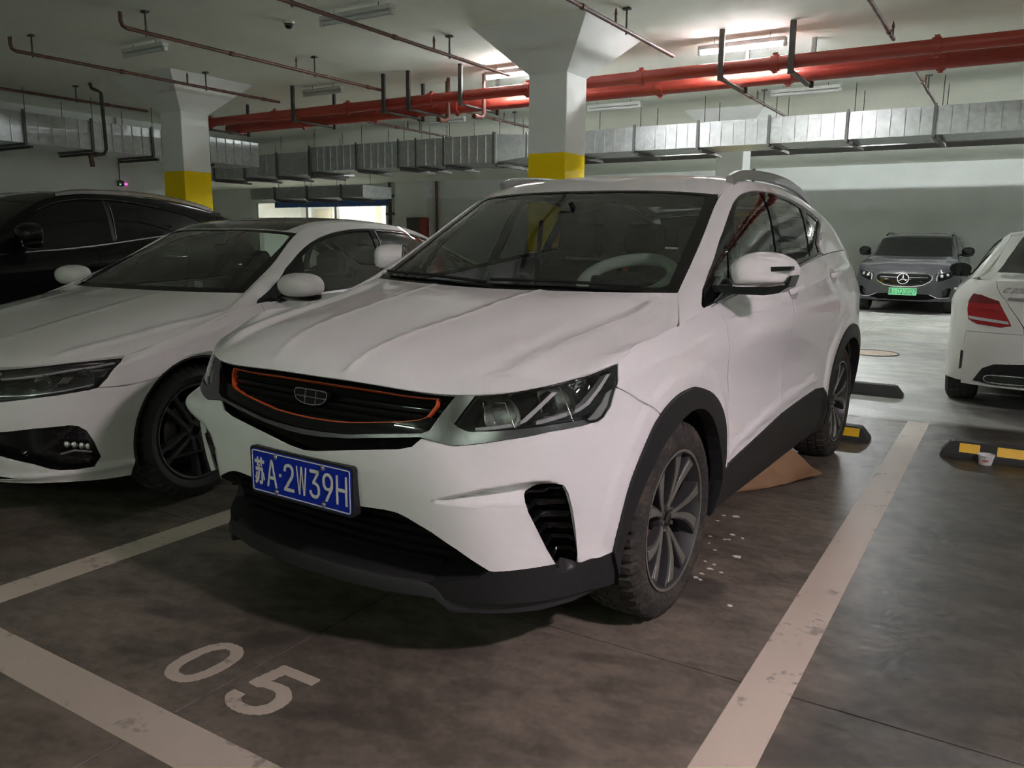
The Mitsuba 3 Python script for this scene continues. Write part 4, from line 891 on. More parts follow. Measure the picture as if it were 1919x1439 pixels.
    for y in (0, 2.6):
        lin = cat(lathe([(.85, .405), (.60, .405), (.56, .30), (.56, .1)], 40, th0=-.25, th1=math.pi + .25).apply_translation((0, y, .345)))
        eb('wheel_well', lin, 'm_void', smooth=40)
    e('underbody', cat(box(-.60, .60, -.62, 3.2, .22, .40), box(-.80, .80, .46, 2.14, .24, .42), box(-.66, .66, -.62, -.44, .28, .82), box(-.60, .60, -.6, .25, .40, .78)), 'm_void')
    # lower grille, valance and lip
    op = ushape([(0, .262)] + D['opening'][::-1] + [(.60, .085), (.45, .050), (0, .045)])
    e('lower_grille', wall(B, op, .004, .10), 'm_black_plastic'); E('lower_grille__back', panel(B, op, .03, off=-.095, skirt=0), 'm_void')
    for vv in (.085, .118, .150, .182, .214, .244):
        L = LineString([(-.7, vv), (.7, vv)]).intersection(op.buffer(-.03))
        if not L.is_empty:
            P = on(B, np.array(L.coords), -.075, .03); e('lower_grille__slat', tube(P, 0, prof=[(-.012, -.005), (.012, -.007), (.015, 0), (.011, .006), (-.012, .005)]), 'm_void', smooth=50)
    val = ushape([(0, 0), (0, .045), (.45, .050), (.60, .085), (.6384, .1149)] + D['white_low'][::-1] + [(1.0461, .1197), (1.0719, .0271), (1.072, 0)])
    E('lower_valance', panel(B, val, .02, off=-.002, skirt=.02), 'm_black_plastic')
    path = [(0, -.872), (.15, -.866), (.30, -.846), (.40, -.818), (.455, -.799), (.468, -.793), (.492, -.776), (.575, -.722), (.645, -.668), (.70, -.608), (.75, -.515), (.785, -.41), (.805, -.32), (.82, -.27)]
    zt = [.300, .300, .300, .300, .298, .285, .258, .254, .254, .256, .262, .275, .30, .32]; zb = [.252, .252, .252, .252, .250, .236, .210, .206, .206, .208, .212, .222, .25, .275]
    xy = np.array([(-x, y) for x, y in path[::-1][:-1]] + path); zt = np.array(zt[::-1][:-1] + zt); zb = np.array(zb[::-1][:-1] + zb)
    tg_ = np.gradient(xy, axis=0); tg_ /= np.linalg.norm(tg_, axis=1, keepdims=True); nn = np.c_[tg_[:, 1], -tg_[:, 0]]
    sec = []
    for p, n2, a, b in zip(xy, nn, zt, zb):
        q = lambda o, z: (p[0] + n2[0] * o, p[1] + n2[1] * o, z)
        sec.append([q(-.12, a + .026), q(-.03, a + .010), q(-.006, a + .004), q(.002, a - .004), q(.004, (a + b) / 2), q(.010, b + .006), q(.006, b), q(-.12, b)])
    sec = np.array(sec); k = sec.shape[1]; V = sec.reshape(-1, 3); i = np.arange(k); j = (i + 1) % k; Fc = []
    for s in range(len(sec) - 1): Fc += [np.c_[s * k + i, (s + 1) * k + j, s * k + j], np.c_[s * k + i, (s + 1) * k + i, (s + 1) * k + j]]
    e('front_lip', trimesh.Trimesh(V, np.vstack(Fc), process=False), 'm_black_plastic', smooth=50, label='black add-on splitter lip under the bumper')
    # number plate, emblem
    number_plate(r, 'number_plate', (0, -.898, .554), .44, .14, 0.0, '苏A·2W39H', ('m_plate_blue', 'm_plate_white'))
    P, Nn = B.eval([0.0], [.668]); c = P[0] + np.array([0, .004, .006]); up_ = np.array([0, .18, 1.0]); up_ /= np.linalg.norm(up_); nn_ = np.cross(np.array([1.0, 0, 0]), up_)
    sh = Polygon(smooth_poly([(-.068, .019), (-.030, .022), (.030, .022), (.068, .019), (.070, -.002), (.054, -.018), (.022, -.026), (-.022, -.026), (-.054, -.018), (-.070, -.002)]))
    fr = (c, (1, 0, 0), up_, nn_)
    e('emblem', prism(sh, -.012, .0, fr), 'm_gloss_black', label='shield emblem of six dark cells in chrome lines')
    lines = sh.difference(sh.buffer(-.0035)).union(union_all([shapely.box(-.0245, -.04, -.0215, .04), shapely.box(.0215, -.04, .0245, .04), shapely.box(-.07, -.004, .07, -.0015)]).intersection(sh))
    e('emblem__chrome_lines', prism(lines, .0, .004, fr), 'm_chrome')
    # glass and cabin sides
    wl = W.vk[-1]; wu = W.uk[-1]
    clear = shapely.box(-wu + .05, .045, wu - .05, wl - .02).buffer(-.03).buffer(.03)
    E('windscreen', panel(W, clear.buffer(.004), .03, off=-.004, skirt=0), 'm_windscreen')
    E('windscreen__frit', panel(W, shapely.box(-wu, 0, wu, wl).difference(clear), .02, off=-.001, skirt=.012, gap=.0015), 'm_gloss_black')
    for s, x0 in ((1, .56), (1, -.05)):
        wp = on(W, [(x0, .030), (x0 - .30, .052), (x0 - .60, .048)], .016, .05); e('wiper', tube(wp, .007, 6), 'm_black_plastic', smooth=40)
    dlo = Polygon([(.255, .030), (.243, .055), (.262, .150), (.345, .214), (.5342, .303), (.7669, .352), (.8799, .371), (1.0102, .384), (1.2458, .390), (1.5106, .380), (1.6788, .3559), (1.8517, .3197), (2.0015, .285), (2.15, .250), (2.262, .222), (2.232, .19), (2.075, .125), (1.965, .062), (1.985, .006), (1.63, .006), (1.2, .006), (.6, .006), (.33, .012)])
    sideG = Polygon([(-.006, 0), (G.uk[-1], 0), (G.uk[-1], G.vk[-1]), (-.006, G.vk[-1])])
    both('cabin_side', panel(G, sideG.difference(dlo), .02, gap=.001, skirt=.02), 'm_white_paint')
    pf = Polygon([(.60, .022), (.66, .20), (.80, .318), (.95, .362), (1.20, .372), (1.315, .373), (1.175, .022)]); pr_ = Polygon([(1.265, .022), (1.40, .370), (1.51, .362), (1.67, .337), (1.87, .287), (1.745, .022)])
    pq = Polygon([(1.835, .022), (1.955, .262), (2.10, .235), (2.19, .205), (2.05, .135), (1.93, .07), (1.94, .022)]); pt = Polygon([(.37, .03), (.56, .03), (.615, .20), (.60, .255), (.44, .20)])
    panes = union_all([pf, pr_, pq, pt])
    both('window_frame', panel(G, dlo.difference(panes), .02, off=-.005, skirt=.012), 'm_gloss_black')
    for p_, mt in ((pf, 'm_side_glass'), (pr_, 'm_side_glass'), (pq, 'm_privacy_glass'), (pt, 'm_side_glass')):
        both('side_window', panel(G, p_.buffer(.004), .04, off=-.009, skirt=0), mt)
    both('window_trim', ribbon(G, [(.40, .006), (.9, .003), (1.5, .003), (1.98, .003)], .012, .004, .008), 'm_black_plastic')
    both('rear_pillar_fin', panel(G, Polygon([(1.985, .004), (2.235, .006), (2.232, .08), (2.24, .135), (2.19, .138), (2.11, .132), (2.01, .085)]), .02, off=.012, skirt=.02), 'm_white_paint')
    E('roof', panel(R, shapely.box(-R.uk[-1], 0, R.uk[-1], R.vk[-1]), .04, skirt=.02, gap=.001), 'm_white_paint')
    E('rear_window', panel(Tn, shapely.box(-.56, .03, .56, .40), .05, skirt=.01), 'm_gloss_black')
    ru = R.uk[-1]; rl = on(R, [(ru - .02, v) for v in np.linspace(.21, 1.98, 24)])
    rl[:, 2] += .020 + .022 * np.sin(np.linspace(0, math.pi, 24)) ** .5; rl[:, 0] += .006
    rail = tube(rl, 0, prof=[(-.016, -.030), (.016, -.030), (.018, .004), (.010, .014), (-.010, .014), (-.018, .004)])
    eb('roof_rail', rail, 'm_dark_satin', smooth=40)
    # mirrors
    def mirror(fl, key):
        out = smooth_poly([(.862, 1.197), (.876, 1.150), (.900, 1.136), (.97, 1.137), (1.04, 1.142), (1.076, 1.152), (1.094, 1.190), (1.088, 1.212), (1.066, 1.236), (1.02, 1.256), (.965, 1.260), (.915, 1.250), (.880, 1.228)], n=4)
        c = out.mean(0); L = []
        for y, k in ((.395, .55), (.405, .78), (.425, .93), (.455, 1.0), (.505, 1.0), (.535, .97)):
            L.append(np.c_[c[0] + (out[:, 0] - c[0]) * k, np.full(len(out), y) + .10 * (out[:, 0] - .86) ** 2 * 0 + .16 * np.clip(out[:, 0] - .95, 0, 1) , c[1] + (out[:, 1] - c[1]) * k])
        L.insert(0, np.repeat([[c[0], .391, c[1]]], len(out), 0)); V = np.vstack(L); n = len(out); i = np.arange(n); j = (i + 1) % n
        Fc = np.vstack([np.vstack([np.c_[a * n + i, a * n + j, (a + 1) * n + j], np.c_[a * n + i, (a + 1) * n + j, (a + 1) * n + i]]) for a in range(len(L) - 1)])
        m = trimesh.Trimesh(V, Fc, process=True); trimesh.repair.fix_normals(m)
        emit(f"{r}__{key}__shell", fl(m), 'm_white_paint', smooth=60)
        b = out * [1, 1]; lo = [(.842, 1.128), (.90, 1.140), (1.04, 1.143), (1.078, 1.153), (1.090, 1.175), (1.080, 1.140), (1.05, 1.118), (1.0, 1.108), (.90, 1.108), (.80, 1.112), (.80, 1.128)]
        emit(f"{r}__{key}__base", fl(prism(Polygon(lo).buffer(.004), .43, .535, ((0, 0, 0), (1, 0, 0), (0, 0, 1), (0, 1, 0)))), 'm_gloss_black', smooth=30)
        sg = [(.985, 1.206), (1.094, 1.212), (1.096, 1.198), (1.00, 1.190)]
        emit(f"{r}__{key}__indicator", fl(prism(sg, .410, .455, ((0, 0, 0), (1, 0, 0), (.22, 0, 0) if False else (0, 0, 1), (0, 1, 0)))), 'm_gloss_black', smooth=30)
        emit(f"{r}__{key}__trim", fl(tube([(.886, .418, 1.137), (.94, .410, 1.138), (1.02, .412, 1.141), (1.07, .43, 1.149)], .005, 6)), 'm_chrome', smooth=40)
        emit(f"{r}__{key}__mirror_glass", fl(prism(Polygon(out).buffer(-.012), .540, .545, ((0, 0, 0), (1, 0, 0), (0, 0, 1), (0, 1, 0)))), 'm_mirror')
        emit(f"{r}__{key}__triangle", (flipx if key.endswith('1') else fl)(panel(G, Polygon([(.262, .02), (.36, .02), (.60, .02), (.56, .09), (.40, .16), (.27, .13)]), .03, off=.006, skirt=.015)[:2]), 'm_gloss_black', smooth=30)
    mirror(lambda m: m, 'door_mirror')
    def folded(m):                            # the mirror on the far side is folded in
        m = flipx(m); V = np.array(m.vertices); a = math.radians(-52); c, s = math.cos(a), math.sin(a); h = np.array([-.845, .50, 0])
        q = V - h; far = q[:, 0] < .02; R2 = np.c_[q[:, 0] * c - q[:, 1] * s, q[:, 0] * s + q[:, 1] * c, q[:, 2]] + h
        m.vertices = np.where(far[:, None], R2, V); return m
    mirror(folded, 'door_mirror_001')
    # handles
    for (u, v) in D['handles']:
        cup = Polygon([(u + .065 * math.cos(a), v + .026 * math.sin(a)) for a in np.linspace(0, 2 * math.pi, 24)])
        P, Nn = B.eval([u - .07, u, u + .08], [v + .004, v + .005, v + .006])
        hp = [P[0] + Nn[0] * .004, P[0] * .75 + P[1] * .25 + Nn[1] * .028, P[1] + Nn[1] * .034, P[2] * .75 + P[1] * .25 + Nn[1] * .030, P[2] + Nn[2] * .005]
        hm = tube(smooth_poly(hp, False, 5), 0, prof=[(-.010, -.010), (.006, -.013), (.012, 0), (.006, .013), (-.010, .010)])
        eb('door_handle', hm, 'm_white_paint', smooth=50)
        both('door_handle_cup', panel(B, cup, .02, off=.0015, skirt=.002), 'm_trim_light')
    # loose damaged strip at the right front corner of the bumper (left in the picture)
    st = np.array([[-.875, -.615, .635], [-.872, -.61, .55], [-.862, -.60, .45], [-.845, -.59, .368]])
    e('loose_bumper_strip', tube(smooth_poly(st, False, 5), 0, prof=[(-.008, -.009), (.008, -.009), (.008, .009), (-.008, .009)]), 'm_white_paint', smooth=30, label='torn edge of the bumper hanging loose beside the wheel')
    # cabin
    e('dashboard', cat(box(-.70, .70, .30, .72, .60, 1.02, .04), box(-.72, .72, .24, .46, .90, 1.07, .03), box(.16, .50, .46, .64, .96, 1.035, .03)), 'm_dash', smooth=30)
    e('cabin_floor', cat(box(-.74, .74, .3, 2.9, .30, .40), box(-.12, .12, .6, 1.5, .4, .66, .03)), 'm_dash')
    for nm, x, y in (('front_seat', .36, 1.25), ('front_seat', -.36, 1.25), ('rear_seat', .36, 2.1), ('rear_seat', -.36, 2.1)):
        k = key_for(f"{r}__{nm}__cushion"); k = f"{r}__{nm}" + (k.rsplit('cushion', 1)[1])
        k = f"{r}__{nm}" + ('' if x > 0 else '_001')
        emit(k + '__cushion', box(x - .26, x + .26, y - .42, y + .12, .40, .66, .05), 'm_seat', smooth=30)
        emit(k + '__backrest', trimesh.Trimesh(box(x - .25, x + .25, -.07, .07, 0, .62, .05).vertices @ np.array([[1, 0, 0], [0, .966, -.259], [0, .259, .966]]) + [0, y + .10, .58], box(x - .25, x + .25, -.07, .07, 0, .62, .05).faces, process=False), 'm_seat', smooth=30)
        emit(k + '__headrest', box(x - .14, x + .14, y + .24, y + .33, 1.20, 1.40, .035), 'm_seat', smooth=30)
    tilt = np.array([[1, 0, 0], [0, math.cos(.42), -math.sin(.42)], [0, math.sin(.42), math.cos(.42)]])
    th = np.linspace(0, 2 * math.pi, 49)[:-1]; ring = np.c_[.20 * np.cos(th), .20 * np.sin(th), 0 * th] @ tilt.T + [.325, .70, 1.130]
    e('steering_wheel', tube(ring, .028, 12, closed=True, upv=tilt @ [0, 0, 1]), 'm_cover', smooth=True, label='steering wheel in a pale cover')
    hubm = cat(box(-.07, .07, -.06, .06, -.03, .015, .02), box(-.19, .19, -.018, .018, -.012, .004, .004), box(-.02, .02, -.19, 0, -.012, .004, .004)); V = np.array(hubm.vertices) @ tilt.T + [.325, .70, 1.130]
    e('steering_wheel__hub', trimesh.Trimesh(V, hubm.faces, process=False), 'm_dash', smooth=30)
    e('rear_view_mirror', box(-.05, .17, .72, .75, 1.355, 1.425, .012), 'm_gloss_black', smooth=30)
    e('rear_view_mirror__stem', bar((.05, .72, 1.41), (.03, .70, 1.46), .012), 'm_gloss_black')
    e('headlining', cat(box(-.50, .50, 1.2, 2.8, 1.525, 1.54), box(-.52, .52, .98, 1.2, 1.49, 1.515)), 'm_dash')
    eb('seat_belt', cat(prism([(0, 0), (.045, 0), (.045, .55), (0, .55)], 0, .003, ((.62, 1.42, .85), (0, 1, 0), (-.12, -.05, 1), (1, 0, .1)))), 'm_dash')
    e('seat_side_trim', prism([(.02, .0), (.075, .03), (.12, .20), (.10, .20), (.05, .06)], 0, .02, ((.05, 1.02, .99), (1, 0, 0), (0, .2, 1), (0, -1, 0))), 'm_belt')
    # wheels
    wheel(r, 'wheel', (.872, 0, .345), rot=math.radians(73), turn=0.0)
    wheel(r, 'wheel_001', (.872, 2.6, .345), rot=math.radians(80))
    wheel(r, 'wheel_002', (-.872, 0, .345), rot=.4, side=-1)
    wheel(r, 'wheel_003', (-.872, 2.6, .345), rot=.9, side=-1)
build_suv()

# ---------------------------------------------------------------- surfaces of the other cars
def saloon_nets(wb=2.84, hw=.91, zk=1.0):
    """Saloon body, front axle at y = 0; wb wheelbase, hw half width."""
    fx = np.array([0, .25, .45, .60, .72, .80, .86, .895]); dy = np.array([0, .010, .032, .075, .150, .245, .355, .47])
    sy = [-.20, .08, .45, .95, 1.5, 2.05, 2.55, 2.84, 3.20]
    k = wb / 2.84; sc = lambda y: y * k if y > 0 else y
    def rear(z, ye, xs=1.0): return [(.865 * xs, ye - .36, z), (.79 * xs, ye - .19, z), (.63 * xs, ye - .085, z), (.36 * xs, ye - .02, z), (0, ye, z)]
    def row(y0, zf, side, zs, rz, ye, xs=1.0):
        zf = zf if isinstance(zf, list) else [zf] * 8
        return [(x * hw / .91, y0 + a, z) for x, a, z in zip(fx, dy, zf)] + [(x * hw / .91, y, z) for x, y, z in zip(side, sy, zs)] + rear(rz, ye, xs)
    S = lambda z: [z] * 9
    L = [row(-.845, .20, [.87, .875, .862, .858, .858, .862, .868, .868, .862], S(.20), .25, 3.80),
         row(-.885, .29, [.895, .90, .888, .884, .884, .886, .893, .896, .886], S(.29), .36, 3.845),
         row(-.908, .40, [.905, .908, .892, .886, .886, .890, .902, .906, .892], S(.42), .50, 3.865),
         row(-.912, .51, [.908, .909, .890, .882, .882, .889, .904, .908, .892], S(.54), .63, 3.86),
         row(-.895, [.60, .60, .60, .605, .61, .615, .62, .62], [.906, .905, .888, .882, .883, .891, .905, .908, .89], [.64, .66, .68, .68, .68, .69, .70, .70, .70], .77, 3.82),
         row(-.862, [.67, .67, .672, .676, .684, .692, .70, .72], [.895, .893, .895, .897, .899, .901, .903, .902, .882], [.74, .79, .83, .845, .86, .87, .88, .885, .89], .91, 3.77),
         [(0, -.815, .725), (.25, -.805, .725), (.45, -.783, .726), (.60, -.738, .731), (.72, -.655, .740), (.80, -.54, .750), (.853, -.40, .757), (.865, -.31, .768),
          (.867, -.17, .800), (.866, .06, .858), (.848, .34, .925), (.845, .95, .962), (.85, 1.5, .985), (.845, 2.05, 1.005), (.83, 2.55, 1.02), (.815, 2.84, 1.028), (.785, 3.20, 1.035),
          (.755, 3.42, 1.035), (.68, 3.58, 1.03), (.53, 3.68, 1.03), (.3, 3.725, 1.035), (0, 3.74, 1.04)]]
    HX = [[(0, -.815, .725), (.25, -.805, .725), (.45, -.783, .726), (.60, -.738, .731), (.72, -.655, .740), (.80, -.54, .750), (.862, -.36, .760)],
          [(0, -.76, .765), (.25, -.75, .765), (.44, -.725, .764), (.59, -.68, .765), (.71, -.59, .769), (.795, -.47, .772), (.866, -.26, .780)],
          [(0, -.58, .822), (.25, -.57, .822), (.43, -.545, .822), (.575, -.49, .820), (.70, -.40, .814), (.79, -.30, .806), (.867, -.14, .806)],
          [(0, -.25, .895), (.24, -.24, .896), (.42, -.215, .896), (.56, -.17, .892), (.685, -.10, .882), (.785, -.03, .866), (.866, .06, .857)],
          [(0, .04, .955), (.235, .045, .955), (.40, .07, .953), (.54, .11, .948), (.665, .165, .937), (.77, .22, .920), (.852, .30, .913)],
          [(0, .28, 1.000), (.23, .287, 1.000), (.39, .31, .999), (.52, .35, .998), (.63, .40, .997), (.70, .44, .996), (.745, .475, .995)]]
    W = [[(0, .28, .995), (.25, .29, .996), (.46, .33, .996), (.63, .40, .996), (.745, .480, .995)],
         [(0, .55, 1.145), (.24, .555, 1.145), (.43, .60, 1.140), (.575, .655, 1.128), (.685, .72, 1.112)],
         [(0, .80, 1.262), (.225, .81, 1.262), (.40, .84, 1.255), (.53, .895, 1.240), (.622, .95, 1.225)],
         [(0, 1.02, 1.345), (.21, 1.03, 1.345), (.37, 1.045, 1.340), (.49, 1.075, 1.331), (.570, 1.108, 1.321)]]
    R = [W[-1], [(0, 1.20, 1.395), (.21, 1.20, 1.393), (.37, 1.21, 1.387), (.49, 1.23, 1.376), (.570, 1.26, 1.362)],
         [(0, 1.55, 1.432), (.21, 1.55, 1.430), (.37, 1.55, 1.423), (.49, 1.55, 1.412), (.568, 1.55, 1.398)],
         [(0, 2.0, 1.430), (.21, 2.0, 1.428), (.37, 2.0, 1.421), (.485, 2.0, 1.409), (.560, 2.0, 1.393)],
         [(0, 2.40, 1.392), (.20, 2.40, 1.390), (.36, 2.40, 1.382), (.475, 2.41, 1.369), (.550, 2.43, 1.345)]]
    Tn = [R[-1], [(0, 2.72, 1.290), (.205, 2.72, 1.289), (.375, 2.73, 1.280), (.50, 2.75, 1.265), (.590, 2.78, 1.238)],
          [(0, 3.04, 1.155), (.215, 3.04, 1.154), (.40, 3.05, 1.147), (.545, 3.06, 1.135), (.655, 3.08, 1.110)],
          [(0, 3.26, 1.082), (.22, 3.26, 1.081), (.42, 3.26, 1.078), (.58, 3.25, 1.072), (.715, 3.25, 1.058)],
          [(0, 3.55, 1.055), (.225, 3.545, 1.054), (.42, 3.53, 1.052), (.56, 3.50, 1.048), (.70, 3.44, 1.040)],
          [(0, 3.74, 1.040), (.22, 3.735, 1.038), (.40, 3.715, 1.034), (.545, 3.67, 1.030), (.69, 3.57, 1.030)]]
    G0 = [(.858, .20, .893), (.850, .38, .928), (.845, .65, .948), (.845, .95, .962), (.85, 1.5, .985), (.845, 2.05, 1.005), (.83, 2.55, 1.02), (.805, 2.95, 1.030), (.765, 3.38, 1.035)]
    G3 = [(.745, .475, .995), (.705, .65, 1.080), (.660, .82, 1.165), (.573, 1.10, 1.318), (.568, 1.55, 1.398), (.560, 2.0, 1.393), (.556, 2.46, 1.338), (.63, 2.95, 1.168), (.725, 3.38, 1.042)]
    mid = lambda t, o: [tuple((1 - t) * np.array(a) + t * np.array(b) + np.array([o * w, 0, o * w * .5])) for a, b, w in zip(G0, G3, (.2, .3, .6, .9, 1, 1, .9, .7, .2))]
    Q = lambda X: [[(x * hw / .91, sc(y), z * zk) for x, y, z in r] for r in X]
    L = [[(x, sc(y), z * zk) for x, y, z in r] for r in L[:-1]] + Q(L[-1:])
    return dict(B=Net(L), H=Net(Q(HX)), W=Net(Q(W)), R=Net(Q(R)), T=Net(Q(Tn)), G=Net(Q([G0, mid(.35, .02), mid(.72, .028), G3]), sym=False, vk=[0, .13, .27, .40]))
def mapped(N, f):
    for n in N.values(): n.P = f(n.P)
    return N
def scaled_suv(xk, yk, zk, zlo=1.0, nose=1.0):
    def f(P):
        P = P.copy(); y = P[..., 1]; z = P[..., 2]
        P[..., 0] *= xk; P[..., 1] = np.where(y > 0, y * yk, y * nose); P[..., 2] = np.where(z < 1.1, z * zlo, 1.1 * zlo + (z - 1.1) * (1.62 * zk - 1.1 * zlo) / (1.62 - 1.1)); return P
    return mapped(suv_nets(), f)

SE, CO, EV, AC = {}, {}, {}, {}
CO['tail'] = [(5.2526, 0.6219), (5.3134, 0.6157), (5.4471, 0.5778), (5.5318, 0.4219), (5.4666, 0.4084), (5.304, 0.423), (5.2387, 0.4489), (5.2328, 0.5102), (5.2434, 0.5747)]
CO['gap'] = [(5.296, 0.7048), (5.4858, 0.5893), (5.6107, 0.4149)]
CO['black'] = [(5.3178, 0.0265), (5.3779, 0.1268), (5.4534, 0.1611), (5.6384, 0.1763)]
CO['low'] = [(5.1358, 0.0614), (5.2173, 0.0053), (5.3195, 0.0064), (5.5282, 0.0159), (5.6562, 0.0179)]
CO['vent'] = [(5.2172, 0.2327), (5.213, 0.1053)]
CO['rw'] = [(0.5311, 0.8806), (0.5648, 0.5516), (0.5305, 0.3104), (0.4865, 0.2603), (0.3964, 0.908)]
CO['pipe'] = [(5.4038, 0.0484), (5.6494, 0.0796)]
AC['sedan_archF'] = [(1.1525, 0.0273), (1.1631, 0.0946), (1.1734, 0.1638), (1.1853, 0.2295), (1.2019, 0.2886), (1.2231, 0.3442), (1.2494, 0.3994), (1.2838, 0.4501), (1.3286, 0.4906), (1.3821, 0.5189), (1.4395, 0.5337), (1.4983, 0.5358), (1.5573, 0.5276), (1.6157, 0.5118), (1.6727, 0.4893), (1.7269, 0.4599), (1.7752, 0.423), (1.8154, 0.379), (1.8473, 0.3286), (1.872, 0.2728), (1.8882, 0.2147), (1.8946, 0.1563), (1.8909, 0.0951), (1.8774, 0.0285)]
AC['sedan_archR'] = [(3.8996, 0.0295), (3.887, 0.0963), (3.8839, 0.157), (3.8907, 0.2152), (3.9071, 0.2744), (3.9327, 0.3293), (3.9669, 0.3742), (4.0089, 0.4097), (4.0577, 0.4375), (4.1121, 0.4582), (4.1704, 0.4725), (4.2309, 0.4805), (4.2918, 0.4826), (4.3518, 0.4786), (4.41, 0.4678), (4.4654, 0.4491), (4.5159, 0.4212), (4.5588, 0.3826), (4.5922, 0.332), (4.6157, 0.2711), (4.6306, 0.2085), (4.6371, 0.1489), (4.6354, 0.0886), (4.6241, 0.0253)]
AC['coupe_archF'] = [(1.1439, 0.0273), (1.1545, 0.0947), (1.1649, 0.1639), (1.1768, 0.2296), (1.1933, 0.2887), (1.2146, 0.3443), (1.2409, 0.3995), (1.2752, 0.4503), (1.32, 0.4908), (1.3734, 0.5192), (1.4309, 0.5341), (1.4897, 0.5363), (1.5486, 0.5282), (1.607, 0.5123), (1.6641, 0.4899), (1.7183, 0.4605), (1.7667, 0.4236), (1.8068, 0.3795), (1.8387, 0.3289), (1.8633, 0.2731), (1.8795, 0.215), (1.8858, 0.1565), (1.882, 0.0952), (1.8683, 0.0285)]
AC['coupe_archR'] = [(4.001, 0.0295), (3.9882, 0.0963), (3.9852, 0.157), (3.992, 0.2153), (4.0084, 0.2744), (4.0339, 0.3293), (4.0681, 0.3742), (4.1101, 0.4097), (4.159, 0.4375), (4.2133, 0.4584), (4.2717, 0.4727), (4.3322, 0.4808), (4.3931, 0.4828), (4.4531, 0.4787), (4.5114, 0.4678), (4.5668, 0.4493), (4.6174, 0.4218), (4.6606, 0.384), (4.6944, 0.3345), (4.7183, 0.2744), (4.7332, 0.2119), (4.7395, 0.1524), (4.7371, 0.0922), (4.7247, 0.0283)]
def rotz(a): return euler(a)
def ellipsoid(c, r, flat=None):
    m = trimesh.creation.icosphere(3, 1.0); V = np.array(m.vertices)
    V = np.sign(V) * np.abs(V) ** .86
    if flat: V[:, 1] = np.where(V[:, 1] > flat, flat, V[:, 1])
    return trimesh.Trimesh(V * np.array(r) + np.array(c), m.faces, process=False)
def mirrors(r, c, rad, foot, mat_shell, base='m_gloss_black', glass='m_mirror'):
    for s, k in ((1, 'door_mirror'), (-1, 'door_mirror_001')):
        f = (lambda m: m) if s > 0 else flipx
        emit(f"{r}__{k}__shell", f(ellipsoid(c, rad, .35)), mat_shell, smooth=60)
        emit(f"{r}__{k}__base", f(cat(ellipsoid((c[0] - .01, c[1] + .01, c[2] - rad[2] * .75), (rad[0] * .92, rad[1] * .8, rad[2] * .5), .35), tube([(c[0] - rad[0] * .5, c[1] + .01, c[2] - rad[2] * .8), foot], .020, 8))), base, smooth=60)
        emit(f"{r}__{k}__mirror_glass", f(prism(Point(0, 0).buffer(1, quad_segs=10), .0, .004, ((c[0], c[1] + rad[1] * .36, c[2]), (rad[0] * .86, 0, 0), (0, 0, rad[2] * .82), (0, 1, 0)))), glass)
def cabin(r, hw, y0, zs, seats=((.36, 1.3), (-.36, 1.3), (.36, 2.15), (-.36, 2.15))):
    e = lambda nm, m, mt, **q: emit(f"{r}__{nm}", m, mt, **q)
    e('dashboard', cat(box(-hw + .18, hw - .18, y0 + .25, y0 + .65, .55, zs, .04), box(-hw + .2, hw - .2, y0 + .05, y0 + .3, .7, zs - .03, .03)), 'm_dash', smooth=30)
    e('cabin_floor', box(-hw + .16, hw - .16, y0, y0 + 2.4, .30, .40), 'm_dash')
    for n, (x, y) in enumerate(seats):
        k = f"{r}__seat" + ('' if n == 0 else f'_{n:03d}')
        emit(k + '__cushion', box(x - .25, x + .25, y - .42, y + .12, .38, .58, .05), 'm_seat', smooth=30)
        b = box(x - .24, x + .24, -.07, .07, 0, .58, .05); emit(k + '__backrest', trimesh.Trimesh(b.vertices @ np.array([[1, 0, 0], [0, .94, -.34], [0, .34, .94]]) + [0, y + .10, .52], b.faces, process=False), 'm_seat', smooth=30)
        emit(k + '__headrest', box(x - .13, x + .13, y + .27, y + .36, 1.02, 1.20, .035), 'm_seat', smooth=30)
    th = np.linspace(0, 2 * math.pi, 41)[:-1]; tl = np.array([[1, 0, 0], [0, .5, -.866], [0, .866, .5]]); tl = np.array([[1, 0, 0], [0, math.cos(1.0), -math.sin(1.0)], [0, math.sin(1.0), math.cos(1.0)]])
    e('steering_wheel', tube(np.c_[.185 * np.cos(th), .185 * np.sin(th), 0 * th] @ tl.T + [.36, y0 + .78, zs - .05], .016, 8, closed=True, upv=tl @ [0, 0, 1]), 'm_dash', smooth=True)
    e('rear_view_mirror', box(-.12, .12, y0 + .72, y0 + .745, zs + .25, zs + .31, .01), 'm_gloss_black', smooth=30)

